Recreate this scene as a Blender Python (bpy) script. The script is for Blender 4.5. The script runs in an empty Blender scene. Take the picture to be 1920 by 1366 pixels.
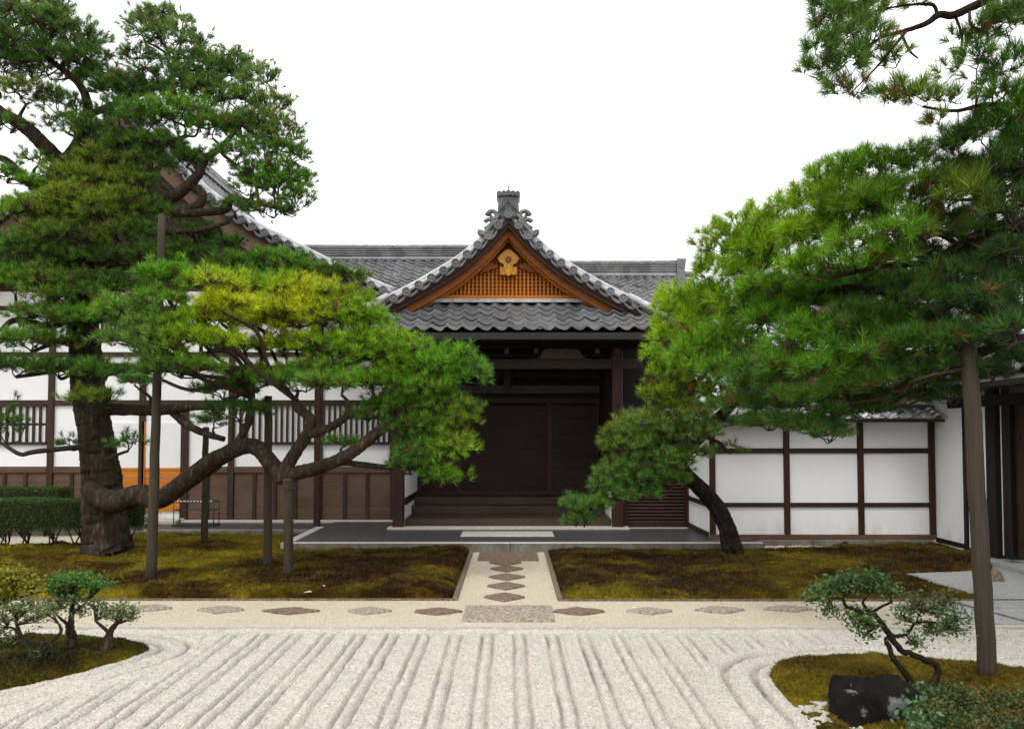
import bpy, math, random
import numpy as np
from mathutils import Vector

# ------------------------------------------------------------------ camera, world, sun, exposure
S = bpy.context.scene
COL = S.collection
F = 1500.0; CAMZ = 2.0; PITCH = math.radians(2.1)
PY0 = 815 - F * math.tan(PITCH)            # principal row
cam = bpy.data.cameras.new('camera'); camo = bpy.data.objects.new('camera', cam); COL.objects.link(camo)
cam.sensor_width = 36; cam.lens = F / 1920 * 36; cam.clip_end = 900
cam.shift_y = (PY0 - 683) / 1920
camo.location = (0, 0, CAMZ); camo.rotation_euler = (math.radians(90) + PITCH, 0, 0)
S.camera = camo
S.view_settings.view_transform = 'Standard'; S.view_settings.look = 'None'
S.view_settings.gamma = 1; S.view_settings.exposure = 0.2

w = bpy.data.worlds.new('World'); S.world = w; w.use_nodes = True
nt = w.node_tree; nt.nodes.clear()
out = nt.nodes.new('ShaderNodeOutputWorld'); bg = nt.nodes.new('ShaderNodeBackground')
sky = nt.nodes.new('ShaderNodeTexSky'); sky.sky_type = 'NISHITA'; sky.sun_disc = False
sky.sun_elevation = math.radians(58); sky.sun_rotation = math.radians(-150)
sky.dust_density = 6; sky.air_density = 1.5
bg.inputs['Strength'].default_value = 0.12
# overcast: an even white cloud layer over the clear sky, faintly mottled
tc = nt.nodes.new('ShaderNodeTexCoord'); nz = nt.nodes.new('ShaderNodeTexNoise')
nz.inputs['Scale'].default_value = 2.2; nz.inputs['Detail'].default_value = 5
rp = nt.nodes.new('ShaderNodeValToRGB')
CL = 14.5
rp.color_ramp.elements[0].position = .25; rp.color_ramp.elements[0].color = (.45, .46, .475, 1)
rp.color_ramp.elements[1].position = .6; rp.color_ramp.elements[1].color = (1, 1, 1.0, 1)
vm = nt.nodes.new('ShaderNodeVectorMath'); vm.operation = 'SCALE'; vm.inputs['Scale'].default_value = CL
mx = nt.nodes.new('ShaderNodeMix'); mx.data_type = 'RGBA'; mx.inputs[0].default_value = .93
L = nt.links
L.new(tc.outputs['Generated'], nz.inputs['Vector']); L.new(nz.outputs['Fac'], rp.inputs['Fac'])
L.new(rp.outputs['Color'], vm.inputs[0]); L.new(sky.outputs['Color'], mx.inputs[6]); L.new(vm.outputs[0], mx.inputs[7])
L.new(mx.outputs[2], bg.inputs['Color']); L.new(bg.outputs[0], out.inputs['Surface'])

sl = bpy.data.lights.new('sun', 'SUN'); sl.energy = 1.3; sl.angle = math.radians(20); sl.color = (1, .97, .92)
so = bpy.data.objects.new('sun', sl); COL.objects.link(so); so.location = (-6, -4, 20)
so.rotation_euler = (math.radians(32), 0, math.radians(-30))

# ------------------------------------------------------------------ helpers
rng = np.random.default_rng(7); random.seed(7)
cp, sp = math.cos(PITCH), math.sin(PITCH)
def ray(px, py):
    u = (px - 960) / F; v = (PY0 - py) / F
    return np.array([u, cp - v * sp, sp + v * cp])
def W(px, py, Y):
    r = ray(px, py); t = Y / r[1]
    return np.array([r[0] * t, Y, CAMZ + r[2] * t])
def G(px, py, z=0.0):
    r = ray(px, py); t = (z - CAMZ) / r[2]
    return np.array([r[0] * t, r[1] * t, z])
def X_(px, Y): return (px - 960) * Y / F
def Z_(py, Y): return CAMZ + (815 - py) * Y / F

OFF = {}
def tag(o, label=None, cat=None, group=None, kind=None):
    if label: o['label'] = label
    if cat: o['category'] = cat
    if group: o['group'] = group
    if kind: o['kind'] = kind
    return o
def empty(name, loc, label, cat, group=None):
    o = bpy.data.objects.new(name, None); COL.objects.link(o); o.location = loc; o.empty_display_size = .1
    OFF[o.name] = np.array(loc, float); return tag(o, label, cat, group)
def link_mesh(name, me, mat, parent, base=None):
    o = bpy.data.objects.new(name, me); COL.objects.link(o)
    if mat: me.materials.append(mat)
    if parent is not None:
        o.parent = parent; OFF[o.name] = OFF[parent.name]
    else:
        b = np.zeros(3) if base is None else np.array(base, float)
        o.location = b; OFF[o.name] = b
    return o

class MB:
    def __init__(s): s.v = []; s.f = []; s.sm = []
    def add(s, vs, fs, smooth=False):
        n = len(s.v); s.v.extend([tuple(map(float, p)) for p in vs])
        s.f.extend([tuple(i + n for i in f) for f in fs]); s.sm.extend([smooth] * len(fs)); return s
    def box(s, a, b, bev=0.0):
        x0, x1 = sorted((a[0], b[0])); y0, y1 = sorted((a[1], b[1])); z0, z1 = sorted((a[2], b[2]))
        if bev <= 0 or min(x1-x0, y1-y0, z1-z0) < 2.5 * bev:
            vs = [(x0,y0,z0),(x1,y0,z0),(x1,y1,z0),(x0,y1,z0),(x0,y0,z1),(x1,y0,z1),(x1,y1,z1),(x0,y1,z1)]
            return s.add(vs, [(0,3,2,1),(4,5,6,7),(0,1,5,4),(1,2,6,5),(2,3,7,6),(3,0,4,7)])
        e = bev; vs = []; 
        for z, i in ((z0, e), (z0+e, 0), (z1-e, 0), (z1, e)):
            for cx, cy, dx, dy in ((x0,y0,1,1),(x1,y0,-1,1),(x1,y1,-1,-1),(x0,y1,1,-1)):
                q = [(cx+dx*i, cy+dy*(e+i)), (cx+dx*(e+i), cy+dy*i)]
                if (cx == x1 and cy == y0) or (cx == x0 and cy == y1): q = q[::-1]
                for p in q: vs.append((p[0], p[1], z))
        fs = [tuple(range(7, -1, -1)), tuple(range(24, 32))]
        for k in range(3):
            for j in range(8): fs.append((k*8+j, k*8+(j+1) % 8, (k+1)*8+(j+1) % 8, (k+1)*8+j))
        return s.add(vs, fs)
    def bar(s, p, q, w, h, up=(0, 0, 1)):
        p = np.array(p, float); q = np.array(q, float); d = q - p; d /= np.linalg.norm(d)
        u = np.array(up, float); r = np.cross(d, u); r /= np.linalg.norm(r); u = np.cross(r, d)
        vs = [c + r*a*w/2 + u*b*h/2 for c in (p, q) for a, b in ((-1,-1),(1,-1),(1,1),(-1,1))]
        return s.add(vs, [(0,1,2,3),(7,6,5,4),(0,4,5,1),(1,5,6,2),(2,6,7,3),(3,7,4,0)])
    def tube(s, pts, rad, n=8, cap=True, smooth=True, noise=0.0, oval=None):
        pts = [np.array(p, float) for p in pts]; m = len(pts)
        rad = [rad] * m if np.isscalar(rad) else list(rad)
        vs = []; ref = None
        for i in range(m):
            d = pts[min(i+1, m-1)] - pts[max(i-1, 0)]; L_ = np.linalg.norm(d); d = d / (L_ if L_ > 1e-9 else 1)
            if ref is None:
                ref = np.array([1.0, 0, 0]) if abs(d[0]) < .8 else np.array([0, 1.0, 0])
            a = ref - d * ref.dot(d); a /= np.linalg.norm(a); b = np.cross(d, a); ref = a
            for k in range(n):
                t = 2 * math.pi * k / n
                rr = rad[i] * (1 + (noise(i, k) if callable(noise) else (noise * float(rng.normal()) if noise else 0)))
                vs.append(pts[i] + a * math.cos(t) * rr + b * math.sin(t) * rr)
        fs = [(i*n+k, i*n+(k+1) % n, (i+1)*n+(k+1) % n, (i+1)*n+k) for i in range(m-1) for k in range(n)]
        s.add(vs, fs, smooth)
        if cap: 
            o = len(s.v) - len(vs)
            s.f.append(tuple(o + k for k in range(n-1, -1, -1))); s.f.append(tuple(o + (m-1)*n + k for k in range(n))); s.sm += [False, False]
        return s
    def prism(s, poly, y0, y1):                     # poly in XZ, extruded in Y
        n = len(poly); a = [(p[0], y0, p[1]) for p in poly]; b = [(p[0], y1, p[1]) for p in poly]
        s.add(a + b, [tuple(range(n)), tuple(range(2*n-1, n-1, -1))] + [((i+1) % n, i, n+i, n+(i+1) % n) for i in range(n)]); return s
    def slab(s, poly, z0, z1):                      # poly in XY, extruded in Z
        n = len(poly); a = [(p[0], p[1], z0) for p in poly]; b = [(p[0], p[1], z1) for p in poly]
        s.add(a + b, [tuple(range(n-1, -1, -1)), tuple(range(n, 2*n))] + [(i, (i+1) % n, n+(i+1) % n, n+i) for i in range(n)]); return s
    def strip(s, A, B):                             # quad strip between two point lists
        n = len(A); return s.add(list(A) + list(B), [(i, i+1, n+i+1, n+i) for i in range(n-1)])
    def build(s, name, mat, parent=None, base=None):
        me = bpy.data.meshes.new(name)
        off = OFF[parent.name] if parent is not None else (np.zeros(3) if base is None else np.array(base, float))
        v = np.array(s.v, float) - off
        me.from_pydata(v.tolist(), [], s.f); me.update()
        if any(s.sm): me.polygons.foreach_set('use_smooth', np.array(s.sm, bool))
        return link_mesh(name, me, mat, parent, base)

def np_mesh(name, V, Fc, mat, parent=None, base=None, col=None, smooth=False):
    """V (n,3), Fc (m,k) same size faces, col per vertex"""
    off = OFF[parent.name] if parent is not None else (np.zeros(3) if base is None else np.array(base, float))
    me = bpy.data.meshes.new(name); k = Fc.shape[1]
    me.vertices.add(len(V)); me.vertices.foreach_set('co', (V - off).astype(np.float32).ravel())
    me.loops.add(Fc.size); me.loops.foreach_set('vertex_index', Fc.astype(np.int32).ravel())
    me.polygons.add(len(Fc)); me.polygons.foreach_set('loop_start', np.arange(0, Fc.size, k, dtype=np.int32))
    if smooth: me.polygons.foreach_set('use_smooth', np.ones(len(Fc), bool))
    me.update(calc_edges=True)
    if col is not None:
        at = me.color_attributes.new('tint', 'FLOAT_COLOR', 'POINT')
        c = np.ones((len(V), 4), np.float32); c[:, :3] = col; at.data.foreach_set('color', c.ravel())
    return link_mesh(name, me, mat, parent, base)

def vnoise(x, y, seed=0):
    xi = np.floor(x).astype(np.int64); yi = np.floor(y).astype(np.int64); xf = x - xi; yf = y - yi
    def h(a, b):
        n = (a * 374761393 + b * 668265263 + seed * 982451653) & 0x7fffffff
        n = ((n ^ (n >> 13)) * 1274126177) & 0x7fffffff
        return ((n ^ (n >> 16)) & 0xffff) / 65535.0
    u = xf*xf*(3-2*xf); v = yf*yf*(3-2*yf)
    return (h(xi, yi)*(1-u)+h(xi+1, yi)*u)*(1-v) + (h(xi, yi+1)*(1-u)+h(xi+1, yi+1)*u)*v
def fbm(x, y, o=4, seed=0):
    r = 0; a = .5; 
    for i in range(o): r = r + a * (vnoise(x * 2**i, y * 2**i, seed + i) - .5); a *= .5
    return r
def sdist(px, py, poly):
    """signed distance, positive inside"""
    poly = np.array(poly)[:, :2]; d = np.full(px.shape, 1e9); ins = np.zeros(px.shape, bool); n = len(poly)
    for i in range(n):
        a = poly[i]; b = poly[(i+1) % n]; e = b - a
        t = np.clip(((px-a[0])*e[0] + (py-a[1])*e[1]) / (e.dot(e) + 1e-12), 0, 1)
        d = np.minimum(d, np.hypot(px - a[0] - t*e[0], py - a[1] - t*e[1]))
        c = ((a[1] > py) != (b[1] > py)) & (px < (b[0]-a[0]) * (py-a[1]) / (b[1]-a[1] + 1e-12) + a[0])
        ins ^= c
    return np.where(ins, d, -d)
def smooth_poly(pts, k=6):
    P = np.array(pts, float); n = len(P); o = []
    for i in range(n):
        a, b, c, d = P[i-1], P[i], P[(i+1) % n], P[(i+2) % n]
        for j in range(k):
            t = j / k; o.append(.5*((2*b) + (c-a)*t + (2*a-5*b+4*c-d)*t*t + (-a+3*b-3*c+d)*t**3))
    return o
def curve(pts, k=6):
    P = [np.array(p, float) for p in pts]; P = [2*P[0]-P[1]] + P + [2*P[-1]-P[-2]]; o = []
    for i in range(1, len(P)-2):
        a, b, c, d = P[i-1:i+3]
        for j in range(k):
            t = j / k; o.append(.5*((2*b) + (c-a)*t + (2*a-5*b+4*c-d)*t*t + (-a+3*b-3*c+d)*t**3))
    o.append(P[-2]); return o

# ------------------------------------------------------------------ materials
def mat(name, build):
    m = bpy.data.materials.new(name); m.use_nodes = True; t = m.node_tree
    b = t.nodes['Principled BSDF']; build(t, b); return m
def N(t, ty, **k):
    n = t.nodes.new(ty)
    for a, v in k.items():
        if a in n.inputs: n.inputs[a].default_value = v
        else: setattr(n, a, v)
    return n
def ramp(t, src, stops):
    r = N(t, 'ShaderNodeValToRGB'); e = r.color_ramp.elements
    while len(e) > 1: e.remove(e[-1])
    e[0].position = stops[0][0]; e[0].color = (*stops[0][1], 1)
    for p, c in stops[1:]: q = e.new(p); q.color = (*c, 1)
    t.links.new(src, r.inputs['Fac']); return r.outputs['Color']
def noise(t, scale, detail=6, rough=.6, stretch=None, kind='ShaderNodeTexNoise'):
    c = N(t, 'ShaderNodeTexCoord'); mp = N(t, 'ShaderNodeMapping')
    if stretch: mp.inputs['Scale'].default_value = stretch
    t.links.new(c.outputs['Object'], mp.inputs['Vector'])
    n = N(t, kind, Scale=scale)
    if kind == 'ShaderNodeTexNoise': n.inputs['Detail'].default_value = detail; n.inputs['Roughness'].default_value = rough
    t.links.new(mp.outputs[0], n.inputs['Vector']); return n
def bump(t, b, src, strength, dist):
    bp = N(t, 'ShaderNodeBump', Strength=strength, Distance=dist); t.links.new(src, bp.inputs['Height']); t.links.new(bp.outputs[0], b.inputs['Normal']); return bp
def mixc(t, fac, a, b, mode='MIX'):
    m = N(t, 'ShaderNodeMix', data_type='RGBA', blend_type=mode)
    if np.isscalar(fac): m.inputs[0].default_value = fac
    else: t.links.new(fac, m.inputs[0])
    for i, q in ((6, a), (7, b)):
        if isinstance(q, tuple): m.inputs[i].default_value = (*q, 1)
        else: t.links.new(q, m.inputs[i])
    return m.outputs[2]

def noisy(c0, c1, scale, rough=.8, bs=.3, bd=.01, stretch=None, detail=8, c2=None, spec=.3):
    def f(t, b):
        n = noise(t, scale, detail, .65, stretch)
        st = [(.3, c0), (.7, c1)] if c2 is None else [(.28, c0), (.5, c1), (.72, c2)]
        t.links.new(ramp(t, n.outputs['Fac'], st), b.inputs['Base Color'])
        b.inputs['Roughness'].default_value = rough; b.inputs['Specular IOR Level'].default_value = spec
        if bs: bump(t, b, n.outputs['Fac'], bs, bd)
    return f
def woodf(c0, c1, rough=.6, axis='z', sc=14, weather=None):
    st = {'z': (1, 1, .05), 'x': (.05, 1, 1), 'y': (1, .05, 1)}[axis]
    def f(t, b):
        n = noise(t, sc, 8, .7, st); n2 = noise(t, 1.3, 4, .6)
        c = ramp(t, n.outputs['Fac'], [(.25, c0), (.75, c1)])
        c = mixc(t, ramp(t, n2.outputs['Fac'], [(.35, (0, 0, 0)), (.75, (.55, .55, .55))]), c, weather or c0)
        t.links.new(c, b.inputs['Base Color']); b.inputs['Roughness'].default_value = rough; b.inputs['Specular IOR Level'].default_value = .25
        bump(t, b, n.outputs['Fac'], .35, .004)
    return f
M = {}
M['wood'] = mat('dark_timber', woodf((.022, .012, .008), (.07, .037, .024), .55))
M['wood_x'] = mat('dark_timber_level', woodf((.022, .012, .008), (.07, .037, .024), .55, 'x'))
M['wood_y'] = mat('dark_timber_deep', woodf((.022, .012, .008), (.07, .037, .024), .55, 'y'))
M['redwood'] = mat('red_brown_timber', woodf((.026, .011, .007), (.066, .025, .015), .5))
M['redwood_x'] = mat('red_brown_timber_level', woodf((.024, .011, .008), (.060, .025, .016), .5, 'x'))
M['slat'] = mat('slat_wood', woodf((.045, .022, .017), (.11, .06, .048), .6, 'x'))
M['blackwood'] = mat('black_timber', woodf((.005, .0035, .003), (.016, .010, .008), .6))
M['panel'] = mat('weathered_boards', woodf((.05, .026, .016), (.155, .085, .053), .7, 'x', 10, (.17, .115, .08)))
M['deck'] = mat('deck_boards', woodf((.036, .023, .016), (.09, .06, .045), .55, 'x', 9))
M['orange'] = mat('orange_cedar', woodf((.42, .12, .010), (.70, .25, .025), .45, 'x', 16, (.40, .12, .014)))
M['orange_z'] = mat('orange_cedar_upright', woodf((.46, .13, .009), (.78, .29, .025), .45, 'z', 16))
M['rust_wood'] = mat('red_cedar', woodf((.17, .042, .007), (.42, .13, .018), .5, 'x', 12))
M['gold'] = mat('gilded_wood', noisy((.50, .20, .018), (.82, .42, .045), 30, .35, .2, .004))
M['door'] = mat('door_boards', woodf((.016, .006, .003), (.06, .018, .008), .5, 'x', 18))
M['pole'] = mat('weathered_pole', woodf((.022, .017, .011), (.07, .055, .038), .85, 'z', 30, (.036, .034, .018)))
def plaster(t, b):
    n = noise(t, 2.0, 6, .6); n2 = noise(t, 60, 4)
    c = ramp(t, n.outputs['Fac'], [(.3, (.86, .87, .88)), (.7, (.91, .91, .91))])
    # algae streaks low on the wall, a stain with a shape of its own
    tc = N(t, 'ShaderNodeTexCoord'); sx = N(t, 'ShaderNodeSeparateXYZ'); t.links.new(tc.outputs['Object'], sx.inputs[0])
    n3 = noise(t, 3.5, 6, .7, (1, 1, .5)); mr = N(t, 'ShaderNodeMapRange'); mr.inputs[1].default_value = .62; mr.inputs[2].default_value = .18
    t.links.new(sx.outputs['Z'], mr.inputs[0])
    ml = N(t, 'ShaderNodeMath', operation='MULTIPLY'); t.links.new(mr.outputs[0], ml.inputs[0])
    r3 = ramp(t, n3.outputs['Fac'], [(.42, (0, 0, 0)), (.68, (.6, .6, .6))]); t.links.new(r3, ml.inputs[1])
    c = mixc(t, ml.outputs[0], c, (.50, .47, .34))
    t.links.new(c, b.inputs['Base Color']); b.inputs['Roughness'].default_value = .9; bump(t, b, n2.outputs['Fac'], .08, .003)
M['plaster'] = mat('white_plaster', plaster)
M['paper'] = mat('shoji_paper', noisy((.78, .79, .80), (.86, .86, .86), 3, .9, 0))
M['greyplaster'] = mat('grey_plaster', noisy((.10, .09, .075), (.16, .14, .12), 4, .9, .2, .003))
def tilef(t, b):
    n = noise(t, 1.2, 5, .6); n2 = noise(t, 9, 6, .7)
    v = N(t, 'ShaderNodeTexVoronoi', Scale=3.7); tc = N(t, 'ShaderNodeTexCoord'); t.links.new(tc.outputs['Object'], v.inputs['Vector'])
    bw = N(t, 'ShaderNodeSeparateColor'); t.links.new(v.outputs['Color'], bw.inputs[0])
    c = ramp(t, n2.outputs['Fac'], [(.25, (.055, .055, .06)), (.75, (.16, .16, .168))])
    c = mixc(t, .55, c, ramp(t, bw.outputs[0], [(0, (.06, .06, .064)), (1, (.22, .22, .228))]))
    c = mixc(t, ramp(t, n.outputs['Fac'], [(.5, (0, 0, 0)), (.8, (.35, .35, .35))]), c, (.14, .13, .10))
    t.links.new(c, b.inputs['Base Color']); b.inputs['Roughness'].default_value = .42; b.inputs['Specular IOR Level'].default_value = .55
    bump(t, b, n2.outputs['Fac'], .2, .004)
M['tile'] = mat('grey_roof_tile', tilef)
M['tile_sheen'] = mat('sheen_ridge_tile', noisy((.26, .265, .28), (.56, .565, .58), 7, .35, .2, .004, spec=.6))  # glossy sheen of the ridge tiles painted in as a pale base colour
M['gutter'] = mat('copper_gutter', noisy((.010, .012, .012), (.022, .025, .024), 8, .6, .1, .002))
M['stone'] = mat('pale_granite', noisy((.35, .33, .28), (.58, .55, .48), 30, .8, .3, .004))
def kerbf(t, b):
    n = noise(t, 6, 8, .7, (1, 1, .25)); n2 = noise(t, 60, 3)
    g = N(t, 'ShaderNodeNewGeometry'); s = N(t, 'ShaderNodeSeparateXYZ'); t.links.new(g.outputs['Normal'], s.inputs[0])
    c = ramp(t, n.outputs['Fac'], [(.3, (.05, .048, .03)), (.55, (.17, .15, .12)), (.75, (.30, .27, .22))])
    c = mixc(t, .25, c, ramp(t, n2.outputs['Fac'], [(.3, (.1, .1, .09)), (.7, (.4, .38, .34))]))
    t.links.new(c, b.inputs['Base Color']); b.inputs['Roughness'].default_value = .9; bump(t, b, n2.outputs['Fac'], .4, .005)
M['kerb'] = mat('mossy_granite', kerbf)
M['slate'] = mat('dark_slate_floor', noisy((.030, .031, .033), (.08, .080, .082), 25, .45, .35, .006, detail=10))
M['step'] = mat('brown_stepping_stone', noisy((.03, .02, .014), (.30, .21, .15), 30, .85, .5, .006, detail=10))
M['step_grey'] = mat('grey_stepping_stone', noisy((.06, .045, .032), (.52, .44, .36), 30, .85, .5, .006, detail=10))
M['pebble'] = mat('pale_pebble', noisy((.5, .42, .32), (.75, .68, .56), 10, .7, .1, .003))
M['pave'] = mat('grey_paving', noisy((.20, .205, .20), (.36, .365, .36), 18, .85, .4, .005, detail=10))
M['earth'] = mat('earth', noisy((.10, .08, .05), (.22, .18, .12), 3, .95, .4, .02))
def sandf(c0, c1, speck):
    def f(t, b):
        n = noise(t, 2.2, 6, .6); g = noise(t, 170, 3, .7); g2 = noise(t, 75, 2, .6)
        v = N(t, 'ShaderNodeTexVoronoi', Scale=95); tc = N(t, 'ShaderNodeTexCoord'); t.links.new(tc.outputs['Object'], v.inputs['Vector'])
        sc = N(t, 'ShaderNodeSeparateColor'); t.links.new(v.outputs['Color'], sc.inputs[0])
        c = ramp(t, n.outputs['Fac'], [(.3, c0), (.7, c1)])
        c = mixc(t, .6, c, ramp(t, sc.outputs[0], [(0, tuple(q * .45 for q in c0)), (.35, c0), (1, tuple(min(.92, q * 1.22) for q in c1))]))
        c = mixc(t, ramp(t, g2.outputs['Fac'], [(.60, (0, 0, 0)), (.72, (speck,) * 3)]), c, (.16, .12, .08))
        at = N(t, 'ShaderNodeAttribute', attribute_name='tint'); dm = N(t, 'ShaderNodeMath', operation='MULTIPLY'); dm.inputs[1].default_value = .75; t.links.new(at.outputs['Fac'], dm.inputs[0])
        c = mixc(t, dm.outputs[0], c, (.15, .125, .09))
        t.links.new(c, b.inputs['Base Color']); b.inputs['Roughness'].default_value = .95; b.inputs['Specular IOR Level'].default_value = .15
        bp = bump(t, b, g.outputs['Fac'], .6, .01)
        b2 = N(t, 'ShaderNodeBump', Strength=.7, Distance=.008); t.links.new(v.outputs['Distance'], b2.inputs['Height']); t.links.new(bp.outputs[0], b2.inputs['Normal']); t.links.new(b2.outputs[0], b.inputs['Normal'])
    return f
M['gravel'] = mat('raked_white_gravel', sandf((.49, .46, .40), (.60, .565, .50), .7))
M['sand'] = mat('cream_sand', sandf((.50, .445, .33), (.60, .54, .41), .3))
def mossf(t, b):
    at = N(t, 'ShaderNodeAttribute', attribute_name='tint')
    n = noise(t, 2.4, 8, .7); n2 = noise(t, 45, 6, .7); n3 = noise(t, 9, 6, .75)
    v = n.outputs['Fac']
    c = ramp(t, v, [(.38, (.012, .006, .002)), (.48, (.034, .016, .003)), (.56, (.075, .038, .004)), (.68, (.15, .09, .006))])
    c = mixc(t, at.outputs['Fac'], c, ramp(t, v, [(.35, (.07, .056, .005)), (.65, (.25, .205, .010))]))
    c = mixc(t, 1.0, c, ramp(t, n3.outputs['Fac'], [(.3, (.35, .35, .35)), (.7, (1.5, 1.5, 1.5))]), 'MULTIPLY')
    c = mixc(t, 1.0, c, ramp(t, n2.outputs['Fac'], [(.3, (.45, .45, .45)), (.7, (1.5, 1.5, 1.5))]), 'MULTIPLY')
    t.links.new(c, b.inputs['Base Color']); b.inputs['Roughness'].default_value = 1; b.inputs['Specular IOR Level'].default_value = .05
    bump(t, b, n2.outputs['Fac'], 1.0, .03)
M['moss'] = mat('moss', mossf)
def barkf(c0, c1, c2):
    def f(t, b):
        n = noise(t, 5, 10, .7, (1, 1, .35)); v = noise(t, 16, stretch=(1, 1, .3), kind='ShaderNodeTexVoronoi'); n2 = noise(t, 1.8, 4)
        c = ramp(t, n.outputs['Fac'], [(.3, c0), (.5, c1), (.72, c2)])
        c = mixc(t, ramp(t, v.outputs['Distance'], [(.05, (0, 0, 0)), (.5, (.7, .7, .7))]), c, c0)
        t.links.new(c, b.inputs['Base Color']); b.inputs['Roughness'].default_value = .95; b.inputs['Specular IOR Level'].default_value = .1
        m = N(t, 'ShaderNodeMath', operation='SUBTRACT'); t.links.new(n.outputs['Fac'], m.inputs[0]); t.links.new(v.outputs['Distance'], m.inputs[1])
        bump(t, b, m.outputs[0], .9, .03)
    return f
M['bark'] = mat('pine_bark', barkf((.018, .013, .009), (.06, .045, .032), (.13, .10, .075)))
M['bark_dark'] = mat('dark_pine_bark', barkf((.012, .009, .007), (.035, .026, .02), (.08, .06, .045)))
M['twig'] = mat('twig_bark', noisy((.02, .014, .009), (.06, .042, .028), 20, .9, .2, .003))
M['twig_red'] = mat('reddish_twig_bark', noisy((.02, .012, .008), (.07, .042, .028), 20, .9, .2, .003))
def leaff(tr):
    def f(t, b):
        at = N(t, 'ShaderNodeAttribute', attribute_name='tint')
        t.links.new(at.outputs['Color'], b.inputs['Base Color']); b.inputs['Roughness'].default_value = .48; b.inputs['Specular IOR Level'].default_value = .3
        tl = N(t, 'ShaderNodeBsdfTranslucent'); t.links.new(at.outputs['Color'], tl.inputs['Color'])
        m = N(t, 'ShaderNodeMixShader'); m.inputs[0].default_value = tr
        t.links.new(b.outputs[0], m.inputs[1]); t.links.new(tl.outputs[0], m.inputs[2]); t.links.new(m.outputs[0], t.nodes['Material Output'].inputs['Surface'])
    return f
M['needle'] = mat('pine_needles', leaff(.22))
M['leaf'] = mat('small_leaves', leaff(.3))
def rockf(t, b):
    n = noise(t, 4, 10, .7); v = noise(t, 5.5, detail=6, rough=.6)
    c = ramp(t, n.outputs['Fac'], [(.35, (.004, .0035, .003)), (.55, (.014, .012, .009)), (.75, (.05, .038, .026))])
    c = mixc(t, ramp(t, v.outputs['Fac'], [(.56, (0, 0, 0)), (.61, (.7, .7, .7))]), c, (.24, .27, .25))
    t.links.new(c, b.inputs['Base Color']); b.inputs['Roughness'].default_value = .85; b.inputs['Specular IOR Level'].default_value = .15; n4 = noise(t, 14, 10, .75); bump(t, b, n4.outputs['Fac'], 1.0, .05)
M['rock'] = mat('lichened_rock', rockf)
M['metal'] = mat('dark_metal', noisy((.02, .02, .02), (.04, .04, .04), 20, .4, 0))
M['whitepaint'] = mat('white_band', noisy((.7, .7, .7), (.8, .8, .8), 20, .5, 0))
M['rope'] = mat('rope_wrap', noisy((.03, .022, .015), (.10, .075, .05), 60, .95, .6, .006))

# ------------------------------------------------------------------ ground, sand, gravel, moss
LI = smooth_poly([G(*p) for p in [(278,1218),(200,1246),(100,1272),(0,1296),(-200,1340)]] + [np.array([-5.8,6.6,0]), np.array([-6.0,7.3,0]), np.array([-5.2,7.75,0]), G(0,1204), G(120,1199), G(230,1207)], 5)
RI = smooth_poly([G(*p) for p in [(1443,1264),(1475,1246),(1540,1238),(1640,1238),(1740,1246),(1850,1258),(1980,1275)]] + [np.array([5.2,6.1,0]), np.array([5.0,5.0,0]), np.array([3.6,4.6,0]), G(1600,1480), G(1530,1366), G(1475,1310)], 5)

g = MB(); g.add([(-300,-60,-.05),(300,-60,-.05),(300,500,-.05),(-300,500,-.05)], [(0,1,2,3)]); tag(g.build('ground', M['earth']), kind='structure')
g = MB(); g.box((-14, 8.33, -.2), (5.95, 13.9, .004)); tag(g.build('sand_path', M['sand']), kind='structure')

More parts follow.
